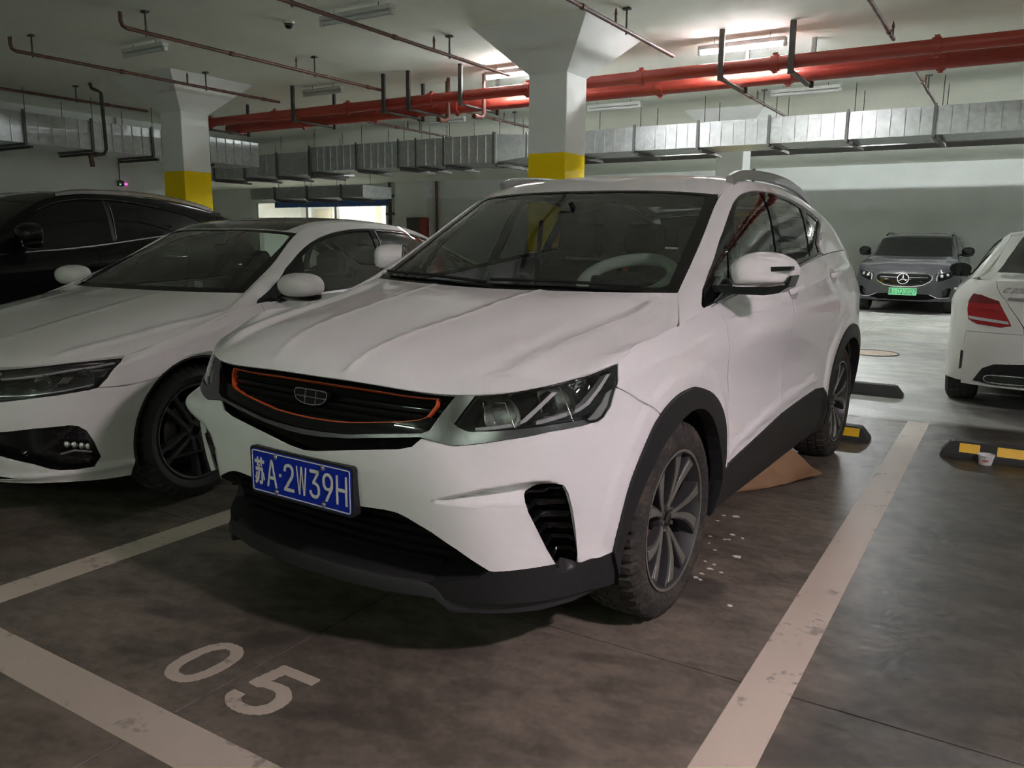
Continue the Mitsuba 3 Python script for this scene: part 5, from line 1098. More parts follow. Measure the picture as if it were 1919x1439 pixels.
def build_saloon(name, label, M, t, N, A, paint, D, front=True):
    place(M, t); r = thing(name, label, 'car'); sedan = front
    B, H, W, R, G, Tn = [N[k] for k in 'BHWRGT']; vm, ue = B.vk[-1], B.uk[-1]
    AF, AR = A
    E = lambda nm, pn, mt, **q: pemit(f"{r}__{nm}", pn, mt, **q)
    both = lambda nm, pn, mt, **q: (E(nm, pn, mt, **q), E(nm, pn, mt, side=-1, **q))
    e = lambda nm, m, mt, **q: emit(f"{r}__{nm}", m, mt, **q)
    eb = lambda nm, m, mt, **q: (emit(f"{r}__{nm}", m, mt, **q), emit(f"{r}__{nm}", flipx(m), mt, **q))
    B.disp = [d_line([(.5, .07), (.71, .067), (1.03, .073), (1.13, .08)], .012, .018), d_line([(1.05, .62), (1.8, .66), (2.8, .655), (4.3, .65)], .006, .03), d_line([(1.9, .12), (2.9, .13), (3.8, .16)], .008, .035)]
    H.disp = [d_line([(.914, .785), (.84, .55), (.78, .30), (.74, .10)], .008, .035), d_line([(.36, .98), (.33, .5), (.28, .1)], .004, .03)]
    lamp = Polygon([(.5733, .70), (.70, .712), (.8318, .716), (.96, .712), (1.045, .700), (1.0709, .6879), (1.0885, .640), (1.0643, .5422), (1.0297, .4986), (.9998, .4835), (.8687, .4734), (.7967, .4705), (.6524, .454), (.56, .452)])
    grille = ushape([(0, .455), (.56, .452), (.5733, .70), (.40, .705), (0, .705)])
    fog = Polygon([(.52, .215), (.632, .2944), (.7883, .3107), (.9255, .3138), (.9602, .307), (.993, .2797), (1.0155, .2163), (1.0262, .138), (.987, .093), (.9181, .09), (.8486, .0935), (.813, .1031), (.7577, .1345), (.632, .1807)])
    lowg = ushape([(0, .10), (.40, .10), (.60, .145), (.52, .165), (.40, .30), (0, .32)])
    lowblade = ushape([(0, .045), (.55, .05), (.69, .062), (.56, .080), (0, .078)])
    half = [(0, .012), (.5692, .0329), (.8034, .0258), (.996, .0128), (1.1043, .0105)] + AF[1:8] + [(1.312, .480), (1.16, .4806), (1.0345, .491), (.9998, .4835), (.8687, .4734), (.7967, .4705), (.6524, .454), (.56, .452), (0, .455)]
    fm = lambda g: shapely.transform(g, lambda a: a * [-1, 1])
    if not front: fog, lowblade = Polygon([(.6, .15), (.85, .15), (.85, .25), (.6, .25)]), lowblade
    E('front_bumper', panel(B, ushape(half).difference(union_all([fog, fm(fog), lowg, lowblade])), .016, gap=.0012, skirt=.02), paint)
    for s in (1, -1):
        fl = (lambda m: m) if s > 0 else flipx
        e('fog_recess', fl(cat(wall(B, fog, .003, .06), panel(B, fog, .03, off=-.055, skirt=0)[:2])), 'm_gloss_black')
        if front:
            for q, (u, v) in enumerate(((.905, .214), (.935, .208), (.965, .200), (.99, .192))):
                P, Nn = B.eval([u], [v]); e('fog_lamp', fl(trimesh.creation.icosphere(2, .014).apply_transform(np.diag([1, 1, 1.3, 1])).apply_translation(P[0] - Nn[0] * .035)), 'm_lamp_bowl', smooth=True)
            e('fog_lamp__fin', fl(tube(on(B, [(.87, .165), (.93, .178), (1.0, .16)], -.03, .02), .006, 6)), 'm_chrome', smooth=40)
    for g, nm in ((lowg, 'lower_grille'), (lowblade, 'lower_slot'), (grille, 'grille')):
        e(nm, cat(wall(B, g, .003, .05), panel(B, g, .04, off=-.045, skirt=0)[:2]), 'm_void')
    for vv in (.50, .55, .60, .65): 
        L = LineString([(-.7, vv), (.7, vv)]).intersection(grille); e('grille__bar', tube(on(B, np.array(L.coords), -.015, .04), .007, 6), 'm_chrome', smooth=40)
    for s in (1, -1):
        fl = (lambda m: m) if s > 0 else flipx; hk = 'headlight' if s > 0 else 'headlight_001'
        emit(f"{r}__{hk}__housing", fl(cat(wall(B, lamp, .003, .06), panel(B, lamp, .03, off=-.055, skirt=0)[:2])), 'm_gloss_black')
        pemit(f"{r}__{hk}__rim", panel(B, lamp.difference(lamp.buffer(-.012)), .015, off=-.001, skirt=.02), 'm_gloss_black', side=s)
        pemit(f"{r}__{hk}__lens", panel(B, lamp.buffer(-.010), .02, off=-.002, skirt=0), 'm_clear', side=s)
        pemit(f"{r}__{hk}__eyebrow", panel(B, Polygon([(.58, .648), (.775, .664), (.92, .684), (1.04, .695), (.90, .706), (.75, .704), (.58, .690)]).intersection(lamp), .015, off=-.022, skirt=.03), 'm_satin', side=s)
        pemit(f"{r}__{hk}__daytime_light", ribbon(B, [(.60, .640), (.775, .655), (.92, .674), (1.03, .692)], .006, -.016, .012), 'm_trim_light', side=s)
        for u, v in ((.82, .585), (1.0, .585)):
            P, Nn = B.eval([u], [v]); n2 = np.array([.12, -1, .02]); n2 /= np.linalg.norm(n2); a = np.cross(n2, [0, 0, 1]); a /= np.linalg.norm(a); b = np.cross(a, n2); P = P[0] - Nn[0] * .052
            bw = lathe([(0, 0), (.004, .022), (.020, .038), (.032, .044)], 32); V = np.array(bw.vertices)
            emit(f"{r}__{hk}__reflector", fl(trimesh.Trimesh(P + V[:, :1] * n2 + V[:, 1:2] * a * 1.25 + V[:, 2:] * b, bw.faces, process=False)), 'm_lamp_bowl', smooth=60)
            emit(f"{r}__{hk}__projector", fl(trimesh.creation.icosphere(3, .028).apply_translation(P + n2 * .022)), 'm_glass_ball', smooth=True)
            for q in range(4): emit(f"{r}__{hk}__fin", fl(tube(on(B, [(u + .045 + q * .012, v - .03), (u + .05 + q * .012, v + .035)], -.035), .0022, 5)), 'm_chrome')
        pemit(f"{r}__{hk}__lower_strip", ribbon(B, [(.62, .497), (.762, .490), (.909, .497), (1.02, .512)], .008, -.02, .02), 'm_chrome', side=s)
    E('bonnet', panel(H, shapely.box(-H.uk[-1], 0, H.uk[-1], H.vk[-1]), .03, skirt=.025, gap=.002), paint)
    fen = [(1.0709, .690), (1.05, vm), (2.09, vm), (2.035, .66), (2.05, .45), (2.03, .25), (1.99, .03), (1.93, .02)] + AF[8:-1][::-1] + [(1.314, .481), (1.2, .4806), (1.0345, .491), (1.0643, .5422), (1.0885, .640)]
    both('fender', panel(B, fen, .022, gap=.0015), paint)
    k = (AR[0][0] - 3.9) ; m1, m2 = 2.92 + k * .5, 3.75 + k
    both('front_door', panel(B, [(2.09, vm), (2.035, .66), (2.05, .45), (2.03, .25), (1.99, .07), (m1 - .02, .07), (m1, vm)], .03, gap=.0018), paint)
    both('rear_door', panel(B, [(m1, vm), (m1 - .02, .07), (AR[1][0] - .04, .07), (AR[4][0] - .05, .3), (m2 + .15, .55), (m2 + .2, vm)], .03, gap=.0018), paint)
    both('sill', panel(B, [(1.93, 0), (AR[0][0] - .0, 0), (AR[1][0] - .03, .068), (1.96, .068)], .03, gap=.001), paint if front else paint)
    for y in (0, N['wb']): eb('wheel_well', lathe([(.86, .385), (.60, .385), (.56, .28), (.56, .1)], 40, th0=-.3, th1=math.pi + .3).apply_translation((0, y, .33)), 'm_void', smooth=40)
    e('underbody', cat(box(-.60, .60, -.60, 3.4, .20, .36), box(-.80, .80, .42, N['wb'] - .42, .21, .36), box(-.60, .60, -.6, .2, .30, .66), box(-.62, .62, N['wb'] + .35, N['wb'] + .75, .3, .9)), 'm_void')
    # rear
    ur = ue - .46
    tail = Polygon(CO['tail']) if not front else Polygon([(ue - .75, .45), (ue - .42, .42), (ue - .5, .60), (ue - .73, .61)])
    g0 = CO['gap'] if not front else [(ue - .70, vm), (ue - .50, .59), (ue - .38, .41)]
    qt = Polygon([(m2 + .2, vm), (m2 + .15, .55), (AR[4][0] - .05, .3), (AR[1][0] - .03, .068)] + AR[1:-1] + [(AR[-1][0] + .05, .02), (g0[2][0] - .38, .02), (g0[2][0] - .38, .37), (g0[2][0], .37), (g0[2][0], .41), g0[1], (g0[0][0], vm)])
    both('rear_quarter', panel(B, qt.difference(tail), .022, gap=.0012), paint)
    lid = Polygon([(g0[0][0], vm), g0[1], g0[2], (ue, .41), (ue, vm)]).difference(tail)
    blk = Polygon(CO['black'][0:1] + CO['black'][1:] + [(ue, .18), (ue, .02), (5.45, .012)]) if not front else Polygon([(ue - .5, .02), (ue - .4, .13), (ue, .15), (ue, .02)])
    rbp = Polygon([(g0[2][0] - .38, .0), (g0[2][0] - .38, .37), (g0[2][0], .37), (g0[2][0], .41), (ue, .41), (ue, .0)]).difference(blk).difference(tail)
    for nm, pl, mt in (('boot_lid', lid, paint), ('rear_bumper', rbp, paint), ('rear_diffuser', blk, 'm_black_plastic')):
        p = panel(B, pl, .022, gap=.0012, off=-.012 if nm == 'rear_diffuser' else 0); q = pflip(p)
        for a in (p, q): pemit(f"{r}__{nm}", a, mt)
    for s in (1, -1):
        tk = 'tail_light' if s > 0 else 'tail_light_001'
        pemit(f"{r}__{tk}__lens", panel(B, tail, .015, off=.006, skirt=.03), 'm_tail_red', side=s)
        if not front:
            x0, x1 = 5.23, 5.56
            pemit(f"{r}__{tk}__upper_dark", panel(B, tail.intersection(shapely.box(x0, .56, x1, .7)), .015, off=.008, skirt=.004), 'm_tail_dark', side=s)
            pemit(f"{r}__{tk}__bright_bar", panel(B, tail.buffer(-.012).intersection(Polygon([(x0, .525), (x1, .505), (x1, .530), (x0, .550)])), .012, off=.011, skirt=.006), 'm_tail_red', side=s)  # raised strip stands in for a lamp reflection on the lens
            pemit(f"{r}__{tk}__clear_bar", panel(B, tail.buffer(-.008).intersection(Polygon([(x0, .452), (x1, .425), (x1, .442), (x0, .472)])), .012, off=.011, skirt=.006), 'm_trim_light', side=s)
    if not front:
        both('bumper_vent', panel(B, Polygon([(5.205, .235), (5.228, .232), (5.226, .11), (5.205, .10)]), .012, off=.002, skirt=.01), 'm_gloss_black')
        for s in (1, -1):
            P, Nn = B.eval([5.56], [.062]); f = (lambda m: m) if s > 0 else flipx
            ring = np.array([(P[0][0] + .16 * np.sign(math.cos(a)) * abs(math.cos(a)) ** .6, P[0][1] + .004 - .10 * (.18 * math.cos(a)), P[0][2] + .030 * np.sign(math.sin(a)) * abs(math.sin(a)) ** .7) for a in np.linspace(0, 2 * math.pi, 41)[:-1]])
            e('tail_pipe', f(tube(ring, .007, 8, closed=True, upv=(0, 1, 0))), 'm_chrome', smooth=60)
            e('tail_pipe__inside', f(prism(Polygon(ring[:, [0, 2]]), 0, .01, ((0, P[0][1] - .01, 0), (1, 0, 0), (0, 0, 1), (0, 1, 0)))), 'm_gloss_black')
        m = meshkit.text_mesh('C 200', .036, .004, bold=True); V = np.array(m.vertices); P, Nn = B.eval([5.47], [.655]); n2 = Nn[0]; ax = np.cross([0, 0, 1.0], n2); ax /= np.linalg.norm(ax); ay = np.cross(n2, ax)
        P = B.eval([5.60], [.655])[0][0]; x0 = np.array([.585, 3.725, .955]); 
        Pt = []
        for a, b, c in V:
            u = 5.43 + a * 1.0; pp, nn_ = B.eval([u], [.640 + b]); Pt.append(pp[0] + nn_[0] * (.001 + c))
        e('badge', trimesh.Trimesh(np.array(Pt), m.faces, process=True), 'm_chrome', label='chrome lettering C 200 on the boot lid')
        for s in (1, -1):
            pl = panel(B, Polygon([(5.50, .585), (5.80, .575), (5.99, .573), (5.99, .595), (5.80, .60), (5.50, .607)]), .02, off=.010, skirt=.012); pemit(f"{r}__boot_handle", pl, 'm_chrome', side=s)
    # greenhouse
    wl, wu = W.vk[-1], W.uk[-1]; clear = shapely.box(-wu + .045, .05, wu - .045, wl - .02).buffer(-.04).buffer(.04)
    E('windscreen', panel(W, clear.buffer(.004), .04, off=-.004, skirt=0), 'm_windscreen')
    E('windscreen__frit', panel(W, shapely.box(-wu, 0, wu, wl).difference(clear), .025, off=-.001, skirt=.012, gap=.0015), 'm_gloss_black')
    sky_ = shapely.box(-R.uk[-1] + .075, .012, R.uk[-1] - .075, R.vk[-1] - .25).buffer(-.03).buffer(.03) if front else Polygon()
    E('roof', panel(R, shapely.box(-R.uk[-1], 0, R.uk[-1], R.vk[-1]).difference(sky_), .05, skirt=.02, gap=.001), paint)
    if front: E('roof__glass_panel', panel(R, sky_, .05, off=-.002, skirt=.01, gap=.002), 'm_gloss_black', label='dark glass roof panel')
    tu, tv = Tn.uk[-1], Tn.vk[-1]; rwin = Polygon([(-.50, .02), (.50, .02), (.565, .55), (.56, .86), (.40, .905), (-.40, .905), (-.56, .86), (-.565, .55)]).buffer(-.03).buffer(.03)
    E('rear_deck', panel(Tn, shapely.box(-tu, 0, tu, tv).difference(rwin), .03, gap=.001), paint)
    E('rear_window', panel(Tn, rwin, .05, off=-.004, skirt=.01), 'm_gloss_black')
    kk = G.uk[-1] / 3.37
    dlo = Polygon([(.285 * kk, .010), (.281 * kk, .050), (.35, .15), (.47, .240), (.62, .268), (.8146, .2925), (1.0111, .3165), (1.1908, .3357), (1.3654, .344), (1.5983, .347), (1.833, .343), (2.10, .322), (2.40, .262), (2.62, .170), (2.74, .07), (2.66, .012), (1.8, .008), (.9, .008)])
    sideG = Polygon([(0, 0), (G.uk[-1], 0), (G.uk[-1], G.vk[-1]), (0, G.vk[-1])])
    both('cabin_side', panel(G, sideG.difference(dlo), .025, gap=.0008, skirt=.02), paint)
    pf = Polygon([(.62, .025), (.66, .235), (.82, .270), (1.02, .30), (1.2, .318), (1.405, .327), (1.30, .025)]); pr_ = Polygon([(1.40, .025), (1.50, .330), (1.66, .330), (1.9, .325), (2.08, .308), (2.22, .28), (2.26, .025)]); pq = Polygon([(2.31, .025), (2.29, .26), (2.38, .245), (2.58, .165), (2.67, .08), (2.62, .025)])
    both('window_frame', panel(G, dlo.difference(union_all([pf, pr_, pq])), .03, off=-.004, skirt=.012), 'm_gloss_black')
    for p_ in (pf, pr_, pq): both('side_window', panel(G, p_.buffer(.004), .05, off=-.009, skirt=0), 'm_side_glass')
    both('window_trim', ribbon(G, [(.33, .006), (.9, .004), (1.8, .004), (2.62, .008)], .012, .003, .008), 'm_chrome')
    both('pillar_trim', ribbon(G, [(1.465, .325), (1.352, .03)], .008, .0, .006), 'm_satin')
    for u in (m1 - .16, m2 - .05):
        P, Nn = B.eval([u - .09, u, u + .09], [.62, .622, .624]); hp = [P[0] + Nn[0] * .004, P[1] + Nn[1] * .034, P[2] + Nn[2] * .006]
        eb('door_handle', tube(smooth_poly(hp, False, 5), 0, prof=[(-.010, -.010), (.008, -.011), (.010, .010), (-.010, .010)]), paint, smooth=40)
    cabin(r, .9, .30, .94)
    return r, B, G, H
def finish_saloon(): pass

SED = saloon_nets(2.73, .915); SED['wb'] = 2.73
r, Bs, Gs, Hs = build_saloon('saloon_car', 'white saloon with wide headlight and black fog lamp recess, left of the white SUV', rotz(math.radians(3)), (-2.49, -.12, 0), SED, (AC['sedan_archF'], AC['sedan_archR']), 'm_sedan_paint', SE, True)
mirrors(r, (1.005, .63, 1.035), (.140, .10, .070), (.86, .60, .955), 'm_sedan_paint')
for i, (x, y, s) in enumerate(((.885, 0.0, 1), (.885, 2.73, 1), (-.885, 0.0, -1), (-.885, 2.73, -1))): wheel(r, 'wheel' + ('' if i == 0 else f'_{i:03d}'), (x, y, .335), rot=1.05 + i, side=s, style='five', R=.335, dark=True, caliper='m_steel')
emit(f"{r}__wheel_arch_lip", panel(Bs, Polygon(AC['sedan_archF']).buffer(.0).exterior.buffer(.006).intersection(shapely.box(1.1, .03, 2.0, .6)), .02, off=.001, skirt=.02)[:2], 'm_black_plastic', smooth=30)
k = thing('paper_tag', 'pale paper tags on the dashboard behind the windscreen of the white saloon', 'paper')
emit(k + '__sheet', box(-.10, -.04, .84, .85, .945, 1.02), 'm_plate_white'); emit(k + '__sheet', box(-.07, -.035, .80, .81, .945, .985), 'm_trim_light')

COUPE = saloon_nets(2.84, .905); COUPE['wb'] = 2.84
r, Bc, Gc, Hc = build_saloon('saloon_car', 'white saloon seen from behind at the right edge, with red tail light', rotz(math.pi), (2.26, 8.05, 0), COUPE, (AC['coupe_archF'], AC['coupe_archR']), 'm_coupe_paint', CO, False)
mirrors(r, (.985, .66, 1.04), (.105, .085, .065), (.86, .62, .96), 'm_gloss_black', glass='m_gloss_black')
for i, (x, y, s) in enumerate(((.875, 0.0, 1), (.875, 2.84, 1), (-.875, 0.0, -1), (-.875, 2.84, -1))): wheel(r, 'wheel' + ('' if i == 0 else f'_{i:03d}'), (x, y, .330), rot=.7 + i, side=s, style='five', R=.330, caliper='m_steel')

def build_tall(name, label, M, t, N, paint, ev, wb, hwk, wr):
    place(M, t); r = thing(name, label, 'car')
    B, H, W, R, G, Tn = [N[k] for k in 'BHWRGT']; vm, ue = B.vk[-1], B.uk[-1]; D = SU
    E = lambda nm, pn, mt, **q: pemit(f"{r}__{nm}", pn, mt, **q)
    both = lambda nm, pn, mt, **q: (E(nm, pn, mt, **q), E(nm, pn, mt, side=-1, **q))
    e = lambda nm, m, mt, **q: emit(f"{r}__{nm}", m, mt, **q)
    eb = lambda nm, m, mt, **q: (emit(f"{r}__{nm}", m, mt, **q), emit(f"{r}__{nm}", flipx(m), mt, **q))
    AF, AR = D['archF'], D['archR']
    E('bonnet', panel(H, shapely.box(-H.uk[-1], 0, H.uk[-1], H.vk[-1]), .04, skirt=.02, gap=.002), paint)
    ring = ushape([(0, .285), (.16, .288), (.33, .318), (.44, .385), (.485, .455), (.488, .53), (.455, .60), (.40, .640), (.15, .645), (0, .65)]); inner = ring.buffer(-.020)
    lamp = Polygon([(.535, .645), (.70, .655), (.90, .640), (1.0, .62), (.90, .50), (.70, .44), (.56, .40), (.525, .50)])
    intake = ushape([(0, .035), (.42, .040), (.57, .075), (.45, .145), (.28, .155), (0, .16)])
    side_in = Polygon([(.70, .10), (.86, .11), (.88, .27), (.76, .28), (.66, .22)])
    fm = lambda g: shapely.transform(g, lambda a: a * [-1, 1])
    half = [(0, .012), (1.0, .012), (1.046, .1197)] + AF[1:4] + [(1.2, .53), (1.02, .68), (1.0, vm), (0, vm)]
    E('front_bumper', panel(B, ushape(half).difference(union_all([ring, lamp, fm(lamp), intake, side_in, fm(side_in)])), .03, gap=.001, skirt=.02), paint)
    e('lower_intake', cat(wall(B, intake, .003, .05), panel(B, intake, .05, off=-.045, skirt=0)[:2]), 'm_void')
    eb('side_intake', cat(wall(B, side_in, .003, .04), panel(B, side_in, .05, off=-.035, skirt=0)[:2]), 'm_gloss_black')
    both('intake_trim', ribbon(B, [(.45, .155), (.60, .085), (.76, .082), (.87, .095)], .012, .004, .01), 'm_chrome')
    E('grille', panel(B, inner, .03, off=-.012, skirt=.01), 'm_gloss_black'); E('grille__chrome_ring', panel(B, ring.difference(inner), .02, off=.006, skirt=.02), 'm_chrome')
    E('grille__top_strip', ribbon(B, [(-.95, .668), (-.5, .685), (0, .69), (.5, .685), (.95, .668)], .016, .004, .01), 'm_satin')
    for s in (1, -1): E('grille__bar', ribbon(B, [(s * .10, .50), (s * .40, .505)], .022, .0, .01), 'm_satin')
    for s in (1, -1):
        hk = 'headlight' if s > 0 else 'headlight_001'
        pemit(f"{r}__{hk}__housing", panel(B, lamp, .03, off=-.006, skirt=.01), 'm_gloss_black', side=s)
        for u, v in ((.64, .55), (.76, .575)):
            P, Nn = B.eval([u], [v]); f = (lambda m: m) if s > 0 else flipx
            emit(f"{r}__{hk}__projector", f(trimesh.creation.icosphere(2, .036).apply_translation(P[0] - Nn[0] * .010)), 'm_lamp_bowl', smooth=True)
        pemit(f"{r}__{hk}__daytime_light", ribbon(B, [(.56, .42), (.55, .52), (.57, .62)], .016, .0, .008), 'm_trim_light', side=s)
    if ev:
        P, Nn = B.eval([0.0], [.465]); up_ = np.array([0, .1, 1.0]); up_ /= np.linalg.norm(up_); fr = (P[0] - np.array([0, .03, 0]), (1, 0, 0), up_, (0, -1, 0))
        star = union_all([Polygon([(.095 * math.sin(a), .095 * math.cos(a)), (.016 * math.sin(a + 1.05), .016 * math.cos(a + 1.05)), (.016 * math.sin(a - 1.05), .016 * math.cos(a - 1.05))]) for a in (0, 2.094, 4.189)])
        em = union_all([star, Point(0, 0).buffer(.102).difference(Point(0, 0).buffer(.088))])
        e('emblem', prism(em, 0, .014, fr), 'm_chrome', label='round chrome emblem with a three-pointed star')
        number_plate(r, 'number_plate', (.01, -.905, .43), .48, .14, 0.0, '苏A·D20027', ('m_plate_green', 'm_ink'), frame=False, bolts=False)
    both('fender', panel(B, [(1.02, .68), (1.0, vm), (1.8553, vm)] + D['doorshut'] + AF[4:12][::-1] + [(1.2, .53)], .03, gap=.0015), paint)
    both('front_door', panel(B, [(1.8553, vm)] + D['doorshut'] + D['sill'][1:2] + [(2.7501, .2518)] + D['shut2'][::-1][1:-1] + [(2.7809, vm)], .03, gap=.0018), paint)
    both('rear_door', panel(B, [(2.7809, vm)] + D['shut2'][1:-1] + [(2.7501, .2518)] + D['sill'][3:5] + D['shut3'][::-1][:5] + [(3.6815, vm)], .03, gap=.0018), paint)
    both('rear_quarter', panel(B, [(3.6815, vm)] + D['shut3'][1:] + D['sill'][4:] + AR + [(4.56, .10), (4.66, .10), (4.66, .62), (4.60, vm)], .03, gap=.0015), paint)
    tg = Polygon([(4.66, .02), (ue, .02), (ue, vm), (4.60, vm), (4.66, .62)]); both('tailgate', panel(B, tg, .05, skirt=.01), paint)
    sl = D['sill'] + [AR[0], (3.692, .0271), (3.692, 0), (1.865, 0), (1.8648, .0132), (1.8711, .1478)]
    both('sill', panel(B, sl, .03, off=.004, skirt=.03), 'm_black_plastic')
    both('wheel_arch_cladding', panel(B, Polygon(AF + D['archFin'][::-1]).buffer(0), .02, off=.008, skirt=.05), paint if ev else 'm_black_plastic')
    both('wheel_arch_cladding', panel(B, Polygon(AR + D['archRin'][::-1]).buffer(0), .02, off=.008, skirt=.05), paint if ev else 'm_black_plastic')
    e('underbody', cat(box(-.60 * hwk, .60 * hwk, -.6, wb + .5, .22, .40), box(-.8 * hwk, .8 * hwk, .5, wb - .5, .24, .42), box(-.6, .6, -.6, .2, .3, .8)), 'm_void')
    for y in (0, wb): eb('wheel_well', lathe([(.85 * hwk, .40), (.60, .40), (.56, .28), (.56, .1)], 32, th0=-.25, th1=math.pi + .25).apply_translation((0, y, .345)), 'm_void', smooth=40)
    wl, wu = W.vk[-1], W.uk[-1]
    E('windscreen', panel(W, shapely.box(-wu + .03, .03, wu - .03, wl - .02), .06, off=-.003, skirt=.01), 'm_gloss_black'); E('windscreen__frame', panel(W, shapely.box(-wu, 0, wu, wl).difference(shapely.box(-wu + .03, .03, wu - .03, wl - .02)), .05, skirt=.01), paint)
    dlo = Polygon([(.33, .03), (.345, .20), (.5342, .295), (.7669, .345), (.8799, .365), (1.0102, .378), (1.2458, .384), (1.5106, .374), (1.6788, .350), (1.8517, .315), (2.0015, .282), (2.30, .225), (2.46, .14), (2.40, .05), (2.2, .012), (1.2, .006), (.6, .006)])
    both('cabin_side', panel(G, Polygon([(0, 0), (G.uk[-1], 0), (G.uk[-1], G.vk[-1]), (0, G.vk[-1])]).difference(dlo), .03, gap=.001), paint)
    bp = LineString([(1.435, .45), (1.40, -.1)]).buffer(.018); both('side_window', panel(G, dlo.difference(bp), .05, off=-.005, skirt=.012), 'm_gloss_black'); both('door_pillar', panel(G, dlo.intersection(bp), .05, off=-.002, skirt=.012), 'm_black_plastic')
    both('pillar_trim', ribbon(G, [(1.465, .365), (1.455, .20), (1.43, .02)], .007, .002, .006), 'm_chrome')
    both('window_trim', ribbon(G, [(.40, -.004), (.9, -.012), (1.5, -.012), (2.2, .0)], .012, .004, .008), 'm_chrome')
    both('roof_trim', ribbon(G, [(.75, .362), (.95, .385), (1.25, .396), (1.5106, .386), (1.70, .360), (2.0, .297)], .008, .002, .006), 'm_satin')
    E('roof', panel(R, shapely.box(-R.uk[-1], 0, R.uk[-1], R.vk[-1]), .06, skirt=.02, gap=.001), paint); E('rear_window', panel(Tn, shapely.box(-.56, .03, .56, .40), .06, skirt=.01), 'm_gloss_black')
    ru = R.uk[-1]; rl = on(R, [(ru - .02, v) for v in np.linspace(.21, 1.98, 20)]); rl[:, 2] += .012 + .020 * np.sin(np.linspace(0, math.pi, 20)) ** .5
    eb('roof_rail', tube(rl, 0, prof=[(-.014, -.024), (.014, -.024), (.016, .004), (.008, .012), (-.008, .012), (-.016, .004)]), 'm_gloss_black' if ev else 'm_satin', smooth=40)
    sp = G.base([.62], [.08])[0]; mirrors(r, (sp[0] + .14, sp[1] - .02, sp[2] + .07), (.115, .10, .085), tuple(sp), 'm_gloss_black')
    for i, (y, s) in enumerate(((0, 1), (wb, 1), (0, -1), (wb, -1))): wheel(r, 'wheel' + ('' if i == 0 else f'_{i:03d}'), (s * .872 * hwk, y, wr), rot=.5 + i, side=s, style='five', R=wr, dark=True, caliper='m_steel')
    return r
build_tall('sport_utility_vehicle', 'black SUV in shadow at the far left, beyond the white saloon', np.eye(3), (-5.45, .10, 0), scaled_suv(1.055, .88, 1.03, 1.08), 'm_dark_paint', False, 2.288, 1.055, .36)
build_tall('sport_utility_vehicle', 'grey SUV with a green number plate, parked far back against the wall', np.eye(3), (.006, 15.0, 0), scaled_suv(1.0, 1.10, .95, .96), 'm_grey_paint', True, 2.86, 1.0, .345)

# ---------------------------------------------------------------- small things on the floor
place()
mat('m_stop_rubber', prin((.022, .022, .022), .7)); mat('m_stop_yellow', prin((.88, .52, .008), .4, clearcoat=.3))
def wheel_stop(x0, x1, y, label, panels, rot=0.0, h=.10, d=.15):
    k = thing('wheel_stop', label, 'wheel stop', group='rubber wheel stops')
    place(euler(rot), ((x0 + x1) / 2, y + d / 2, 0)); L = (x1 - x0) / 2
    V = [(sx * (L - ix), sy * (d / 2 - iy), z) for sx in (-1, 1) for sy in (-1, 1) for ix, iy, z in ((0, 0, 0), (0, .004, .025), (.07, .035, h), (.05, .03, h - .006))]
    emit(k + '__body', trimesh.convex.convex_hull(np.array(V)), 'm_stop_rubber')
    for a, b in panels:
        q = lambda x, t: (x, -d / 2 + .004 + t * .031 - .0015, .025 + t * (h - .025))
        fr = (np.array((0, -d / 2 + .004, .025)), (1, 0, 0), np.array((0, .031, h - .025)), np.array((0, -(h - .025), .031)) / math.hypot(.031, h - .025))
        emit(k + '__reflector', prism(shapely.box(a, .16, b, .86), -.004, .0025, fr), 'm_stop_yellow', label='yellow reflector panel')
    place()
wheel_stop(1.50, 2.32, 2.93, 'black wheel stop with yellow panels at the right edge, behind a paper cup', [(-.31, -.20), (-.11, .10), (.18, .30)])
wheel_stop(.52, 1.075, 2.99, 'black wheel stop with a yellow panel behind the rear wheel of the white SUV', [(-.20, -.05), (.09, .22)])
wheel_stop(.42, 1.07, 4.84, 'plain dark wheel stop farther back, between the white SUV and the right-hand saloon', [])
wheel_stop(-1.0, -.42, 2.99, 'wheel stop hidden behind the far rear wheel of the white SUV', [(-.2, -.05)])
# paper cup lying in front of the right wheel stop
k = thing('paper_cup', 'small white paper cup with a red mark, in front of the right wheel stop', 'cup')
place(np.eye(3), (1.745, 2.86, 0)); mat('m_paper', prin((.66, .66, .66), .6)); mat('m_paper_red', prin((.55, .16, .10), .6))
m = lathe([(0, 0), (0, .026), (.002, .027), (.055, .036), (.058, .039), (.061, .037), (.058, .034), (.006, .024)], 40); V = np.array(m.vertices)[:, [1, 2, 0]] * [1.25, 1.25, 1]
emit(k + '__cup', trimesh.Trimesh(V, m.faces, process=False), 'm_paper', smooth=40)
mk = lathe([(.020, .0303), (.034, .0325)], 8, th0=math.radians(-25), th1=math.radians(25)); V = np.array(mk.vertices); V = np.c_[V[:, 2] * 1.27, -V[:, 1] * 1.27, V[:, 0] + .15 * V[:, 2]]
emit(k + '__print', trimesh.Trimesh(V, mk.faces, process=False), 'm_paper_red')
place()
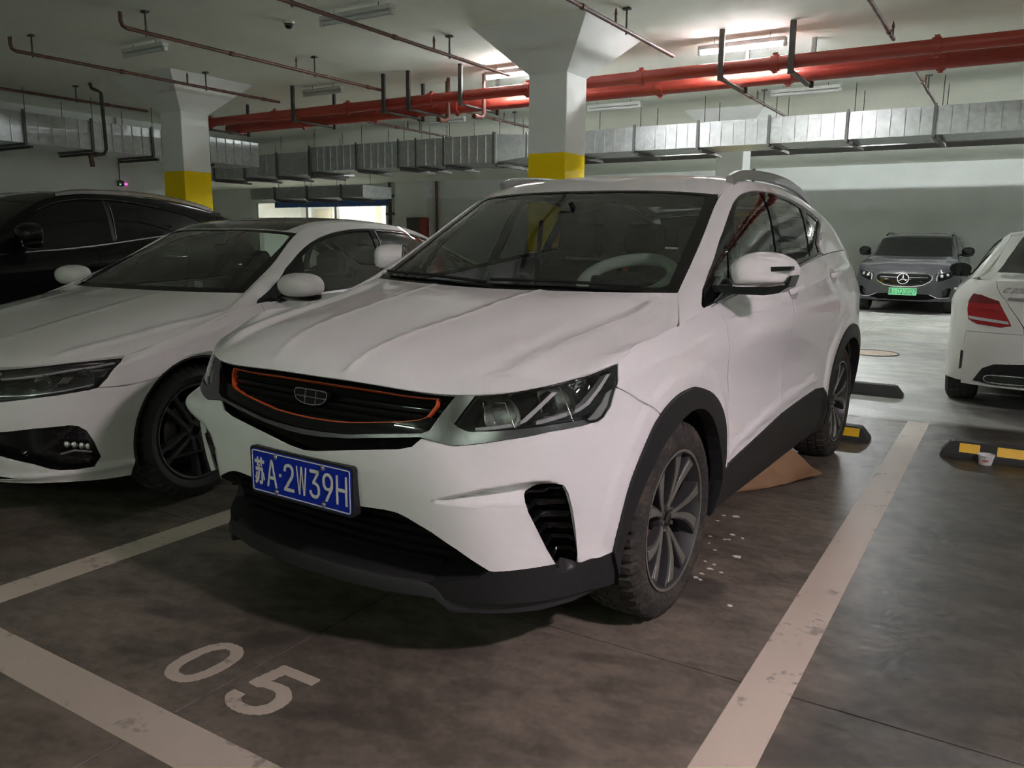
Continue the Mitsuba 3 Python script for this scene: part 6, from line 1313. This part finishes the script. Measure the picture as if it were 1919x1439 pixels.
# crumpled cardboard under the sill
def board_col(p, n, uv): return mix((.30, .175, .095), (.40, .25, .14), fbm(p.x * 9, p.y * 9, p.z * 9, 3))
mat('m_card', prin(proc(board_col), .85))
g = np.linspace(0, 1, 30); U, Vv = np.meshgrid(g, g)
A_, B_, C_, D_ = [np.array(q) for q in ((.60, 1.38, 0), (1.00, 1.93, 0), (.66, 2.40, 0), (.26, 1.80, 0))]
P = (1 - U)[..., None] * (1 - Vv)[..., None] * A_ + (U * (1 - Vv))[..., None] * B_ + (U * Vv)[..., None] * C_ + ((1 - U) * Vv)[..., None] * D_
fold = .21 * np.exp(-((Vv - .62 - .25 * (U - .6)) / .26) ** 2) * np.exp(-((U - .70) / .27) ** 2) * (1 - .35 * np.abs(np.sin(5 * U + 3 * Vv)))
P[..., 2] = .010 + fold + .050 * (meshkit.noise(np.stack([U * 5, Vv * 5, 0 * U], -1), 3) - .35).clip(0) + .035 * (U > .80) * (U - .80) * 5 * (1 - Vv)
V = P.reshape(-1, 3); i = np.arange(29); q = (i[:, None] * 30 + i[None]).ravel(); Fc = np.vstack([np.c_[q, q + 1, q + 31], np.c_[q, q + 31, q + 30]])
k = thing('cardboard', 'crumpled brown cardboard on the floor under the side of the white SUV', 'cardboard')
emit(k, (np.vstack([V, V - [0, 0, .004]]), np.vstack([Fc, Fc[:, ::-1] + 900])), 'm_card', smooth=20, **labels[k])
# flakes of white paint beside the front wheel
mat('m_flake', prin((.62, .58, .52), .6))
FLK = [(0.767, 1.105, 0.0139), (0.713, 1.087, 0.0077), (0.588, 1.234, 0.0081), (0.92, 0.614, 0.0161), (0.826, 0.856, 0.0101), (0.832, 0.789, 0.0071), (0.866, 0.478, 0.0065), (0.865, 0.426, 0.0103), (0.854, 0.362, 0.0064), (0.847, 0.315, 0.0101), (0.868, 0.304, 0.0062), (0.75, 0.782, 0.0057), (0.816, 0.779, 0.0057), (0.82, 0.633, 0.0055), (0.88, 0.836, 0.0071), (1.034, 0.142, 0.0081), (0.715, 0.999, 0.0061), (0.773, 0.697, 0.0042), (0.917, 0.416, 0.0064), (0.826, 0.491, 0.0053)]
for i, (x, y, s) in enumerate(FLK):
    a = np.linspace(0, 2 * math.pi, 8)[:-1]; rr = s * (.6 + .6 * rng.random(7)); pts = np.c_[x + rr * 1.5 * np.cos(a), y + rr * np.sin(a)]
    emit('paint_flake', prism(Polygon(pts).buffer(0), 0, .0018), 'm_flake', label='small white paint flake on the dark floor beside the front wheel of the white SUV', category='paint flake', group='white paint flakes by the front wheel')
